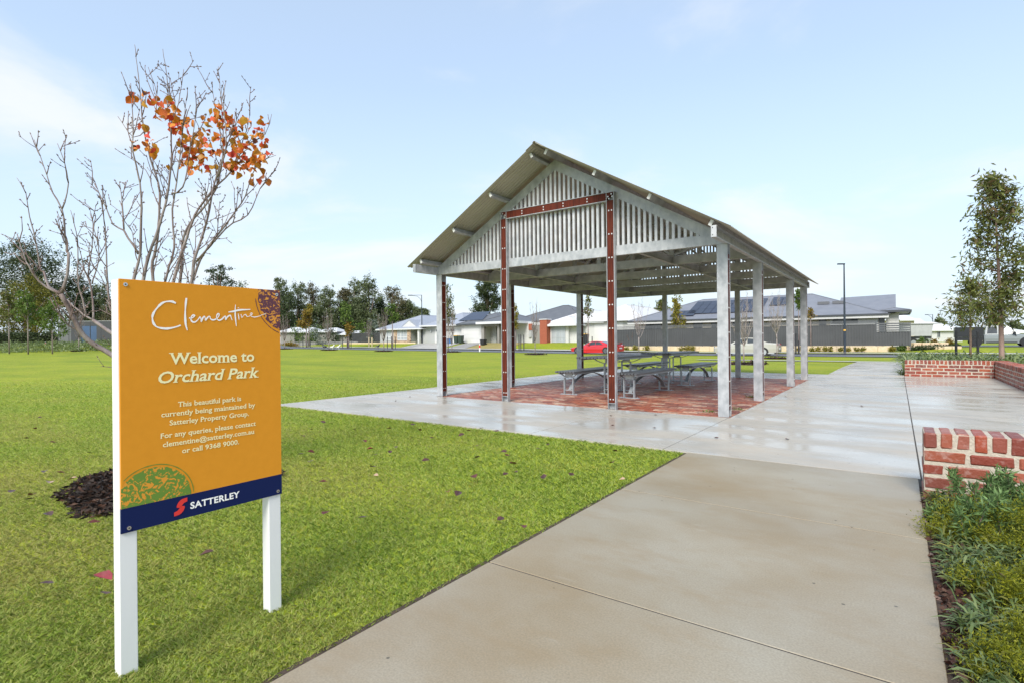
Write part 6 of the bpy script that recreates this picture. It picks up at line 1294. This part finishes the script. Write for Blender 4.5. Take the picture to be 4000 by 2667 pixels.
# grey utility truck with a black canopy tray, facing right
t, X, Z = car('utility_truck', 'grey green dual cab utility truck with a black tray canopy at the far right', grey_paint, 3730, 4075, 60.4, 6.3, 1.95, 1.95,
    [(.335, .56, .95), (.35, .585, .98), (.60, .585, 1.0), (.70, .58, 1.0), (.76, .57, 1.0), (.90, .55, .98), (.985, .50, .90), (1.0, .42, .84)],
    [(.345, .56, .96, .66), (.37, .57, .985, .68), (.50, .57, 1.0, .68), (.60, .57, .985, .66), (.735, .57, .60, .80)], (.245, .80), .42, 1,
    glassx=[[(.37, .12), (.38, .90), (.485, .92), (.485, .12)], [(.50, .12), (.50, .92), (.59, .88), (.685, .14)]])
mb = MB(); mb.cbox(X(0), X(.33), -.97, .97, Z(.46), Z(.95), .02); cn = mb.build('tray_canopy', blackm, t); mb = MB(); mb.box(X(.02), X(.31), -.985, -.971, Z(.52), Z(.90)); mb.build('canopy_door', blackm, cn); mb = MB(); mb.box(X(.01), X(.33), -.9, .9, Z(.30), Z(.455)); mb.build('tray_frame', blackm, t)
mb = MB(); mb.tube([(X(.69), -1.0, Z(.50)), (X(.66), -1.0, Z(.75)), (X(.62), -.92, Z(1.0))], .035, 6); mb.build('snorkel', blackm, t)
for sg in (-1, 1): mb = MB(); mb.cbox(X(.66), X(.685), sg*1.03-.1, sg*1.03+.1, Z(.58), Z(.70), .02); mb.build('mirror', blackm, t); mb = MB(); mb.box(X(.36), X(.70), sg*.99-.06, sg*.99+.04, Z(.19), Z(.23)); mb.build('side_step', blackm, t)
mb = MB(); mb.cbox(X(.97), X(1.02), -.95, .95, Z(.22), Z(.42), .04); mb.build('bull_bar', blackm, t); lamp_boxes(t, X, Z, .975, 1.95, .44, .50, lampw, 'headlight', .02, .35)
# tip truck body behind the corner fence
x0, y0, zt_ = at_Y(3545, 1268, 50.5); x1 = at_Y(3636, 1268, 50.5)[0]; t = thing('tip_truck', 'light grey tip truck with an awning frame behind the corner fence', 'truck', (x0, y0, gz(x0, y0)), -.12); w = x1-x0; h = zt_-gz(x0, y0)
mb = MB(); mb.prism([(-2.5, h*.48), (w-.15, h*.50), (w+.05, h), (-2.5, h)], 0, 2.2); mb.build('tip_body', mat('dull_silver_paint', (.42, .43, .43), (.36, .37, .37), .5, scale=2), t); mb = MB(); mb.box(-2.6, w+.7, -.1, 2.3, h+.02, h+.10); mb.build('awning', render_g, t); mb = MB(); mb.box(-2.4, w, .2, 2.0, h*.38, h*.47); mb.build('chassis', blackm, t)
for xx in (.5, 1.45):
    mb = MB(); mb.tube([(xx, -.02, .42), (xx, .28, .42)], .42, 20); wl = mb.build('wheel', tyre, t); mb = MB(); mb.tube([(xx, -.03, .42), (xx, -.02, .42)], .24, 16); mb.build('rim', rimm, wl)

# ------------------------------------------------------------------ street furniture
lampm = mat('dark_lamp_paint', (.025, .035, .05), None, .4); amber = mat('amber_band', (.75, .42, .06), None, .5)
def lamp(label, px, ybase, ytop, Y, arm, band=None, big=False):
    x, y, zt_ = at_Y(px, ytop, Y); z0 = gz(x, y); h = zt_-z0; t = thing('street_lamp', label, 'street lamp', (x, y, z0), group='dark street lamps'); mb = MB(); mb.tube([(0, 0, 0), (0, 0, h*.3), (0, 0, h)], [.10, .085, .05], 10); mb.build('pole', lampm, t)
    mb = MB(); s = -1; L_ = arm
    if big: mb.tube([(0, 0, h-.03), (s*L_*.85, 0, h-.03)], .03, 6); mb.tube([(0, 0, h-1.15), (s*.2, 0, h-.62), (s*.7, 0, h-.2), (s*L_*.8, 0, h-.08)], .03, 6); mb.build('arm', lampm, t); mb = MB(); mb.cbox(s*L_-.25, s*L_*.78, -.12, .12, h-.10, h+.02, .02)
    else: mb.tube([(0, 0, h-.05), (s*.15, 0, h-.02)], .04, 6); mb.build('arm', lampm, t); mb = MB(); mb.cbox(s*L_, .05, -.10, .10, h-.07, h+.03, .02)
    mb.build('lamp_head', lampm, t)
    if band: zb_ = at_Y(px, band, Y)[2]-z0; mb = MB(); mb.tube([(0, 0, zb_-.06), (0, 0, zb_+.06)], .092, 10); mb.build('amber_band', amber, t)
lamp('tall dark street lamp with a curved bracket arm left of the shelter', 1647, 1354, 1153, 84, 1.9, None, True)
lamp('tall dark street lamp with an amber band in front of the solar roofed house', 3297, 1367, 1031, 44.9, .55, 1290)
lamp('distant small street lamp above the white houses on the right', 3643, 1330, 1229, 105, 1.2, None, True)
gbin, ylid, kbin, blue = mat('green_bin', (.03, .05, .035), None, .5), mat('yellow_lid', (.75, .42, .03), None, .5), mat('black_bin', (.02, .022, .025), None, .5), mat('blue_crate', (.03, .10, .25), None, .5)
def bin_(label, px, ytop, ybase, a, m, lid, group=None):
    r, z0, Y = rz(px, ybase, a); z1 = rz(px, ytop, a)[1]; t = thing('wheelie_bin', label, 'bin', (*XY(r, a), z0), -TH, group); h = z1-z0; w = .34; mb = MB(); mb.add([(-w*.8, -w*.8, .06), (w*.8, -w*.8, .06), (w*.8, w*.8, .06), (-w*.8, w*.8, .06), (-w, -w, h*.93), (w, -w, h*.93), (w, w, h*.93), (-w, w, h*.93)], [(3, 2, 1, 0), (4, 5, 6, 7), (0, 1, 5, 4), (1, 2, 6, 5), (2, 3, 7, 6), (3, 0, 4, 7)]); mb.build('bin_body', m, t)
    mb = MB(); mb.cbox(-w*1.06, w*1.06, -w*1.1, w*1.1, h*.93, h, .03); mb.build('lid', lid, t)
    for sg in (-1, 1): mb = MB(); mb.tube([(sg*w*.9-.03, w*.85, .12), (sg*w*.9+.03, w*.85, .12)], .12, 10); mb.build('wheel', tyre, t)
bin_('green wheelie bin with a yellow lid, left one of the pair by the garage', 1784, 1310, 1341, 50.3, gbin, ylid); bin_('green wheelie bin, right one of the pair against the white garage', 1800, 1311, 1341, 50.2, gbin, gbin); bin_('black wheelie bin alone on the dry verge in front of the portico', 1888, 1325, 1348, 48.5, kbin, kbin); bin_('dark wheelie bin with an orange yellow lid behind the second left post', 2287, 1304, 1341, 50.0, kbin, ylid)
r, z0, Y = rz(1757, 1343, 50); mb = MB(); mb.cbox(-.4, .4, -.3, .3, 0, .75, .04); mb.cbox(-.42, .42, -.32, .32, .75, .82, .02); o = mb.build('storage_crate', blue); o.location = (*XY(r, 50), z0); tag(o, 'blue crate left of the green bins', 'crate')
def bollard(px, ybase, ytop, label, Y=None):
    x, y = ground_at(px, ybase) if Y is None else at_Y(px, ybase, Y)[:2]; z0 = at_Y(px, ybase, y)[2]; h = at_Y(px, ytop, y)[2]-z0; t = thing('bollard', label, 'bollard', (x, y, z0), group='white bollards with red bands'); mb = MB(); mb.tube([(0, 0, -.2), (0, 0, h*.5)], .09*h/.8*.85, 10); mb.tube([(0, 0, h*.86), (0, 0, h)], .09*h/.8*.85, 10); mb.build('shaft', white, t); mb = MB(); mb.tube([(0, 0, h*.5), (0, 0, h*.86)], .088*h/.8*.85, 10); mb.build('red_band', redp, t)
bollard(1874, 1373, 1343, 'white bollard with a red band on the verge between shelter posts'); bollard(178, 1354, 1336, 'white bollard with a red band among the far left planting', 84)
# birds on the far lawn
def bird(px, py, m, label, s=1.0):
    x, y = ground_at(px, py); z0 = gz(x, y); bm_ = bmesh.new(); V = [(-.20, 0, .30), (-.05, 0, .24), (.06, 0, .26), (.12, 0, .36), (.16, 0, .42), (.22, 0, .41)]; rad = [.012, .075, .085, .05, .048, .010]; mb = MB(); mb.tube([tuple(c*s for c in p) for p in V], [r_*s for r_ in rad], 8); mb.tube([(-.05*s, 0, .24*s), (-.18*s, 0, .24*s), (-.30*s, 0, .16*s)], [.05*s, .03*s, .015*s], 6)
    for sg in (-1, 1): mb.tube([(.03*s, sg*.03*s, .2*s), (.04*s, sg*.03*s, 0)], .008*s, 5)
    o = mb.build('bird', m, smooth=True); o.location = (x, y, z0); o.rotation_euler = (0, 0, random.uniform(-.6, .6)+(3.1 if px < 1280 else 0)); tag(o, label, 'bird', 'birds on the lawn edge'); bm_.free()
bw = mat('white_feathers', (.7, .7, .7), None, .8)
bird(1267, 1367, blackm, 'black bird left of the tall bare tree trunk', 1.7); bird(1299, 1366, bw, 'white bird right of the tall bare tree trunk, on the mulch', 1.5); bird(1323, 1367, bw, 'white bird standing alone on the grass', 1.6); bird(1476, 1363, blackm, 'black bird near the trunk of the bare tree before the pale house', 1.5)
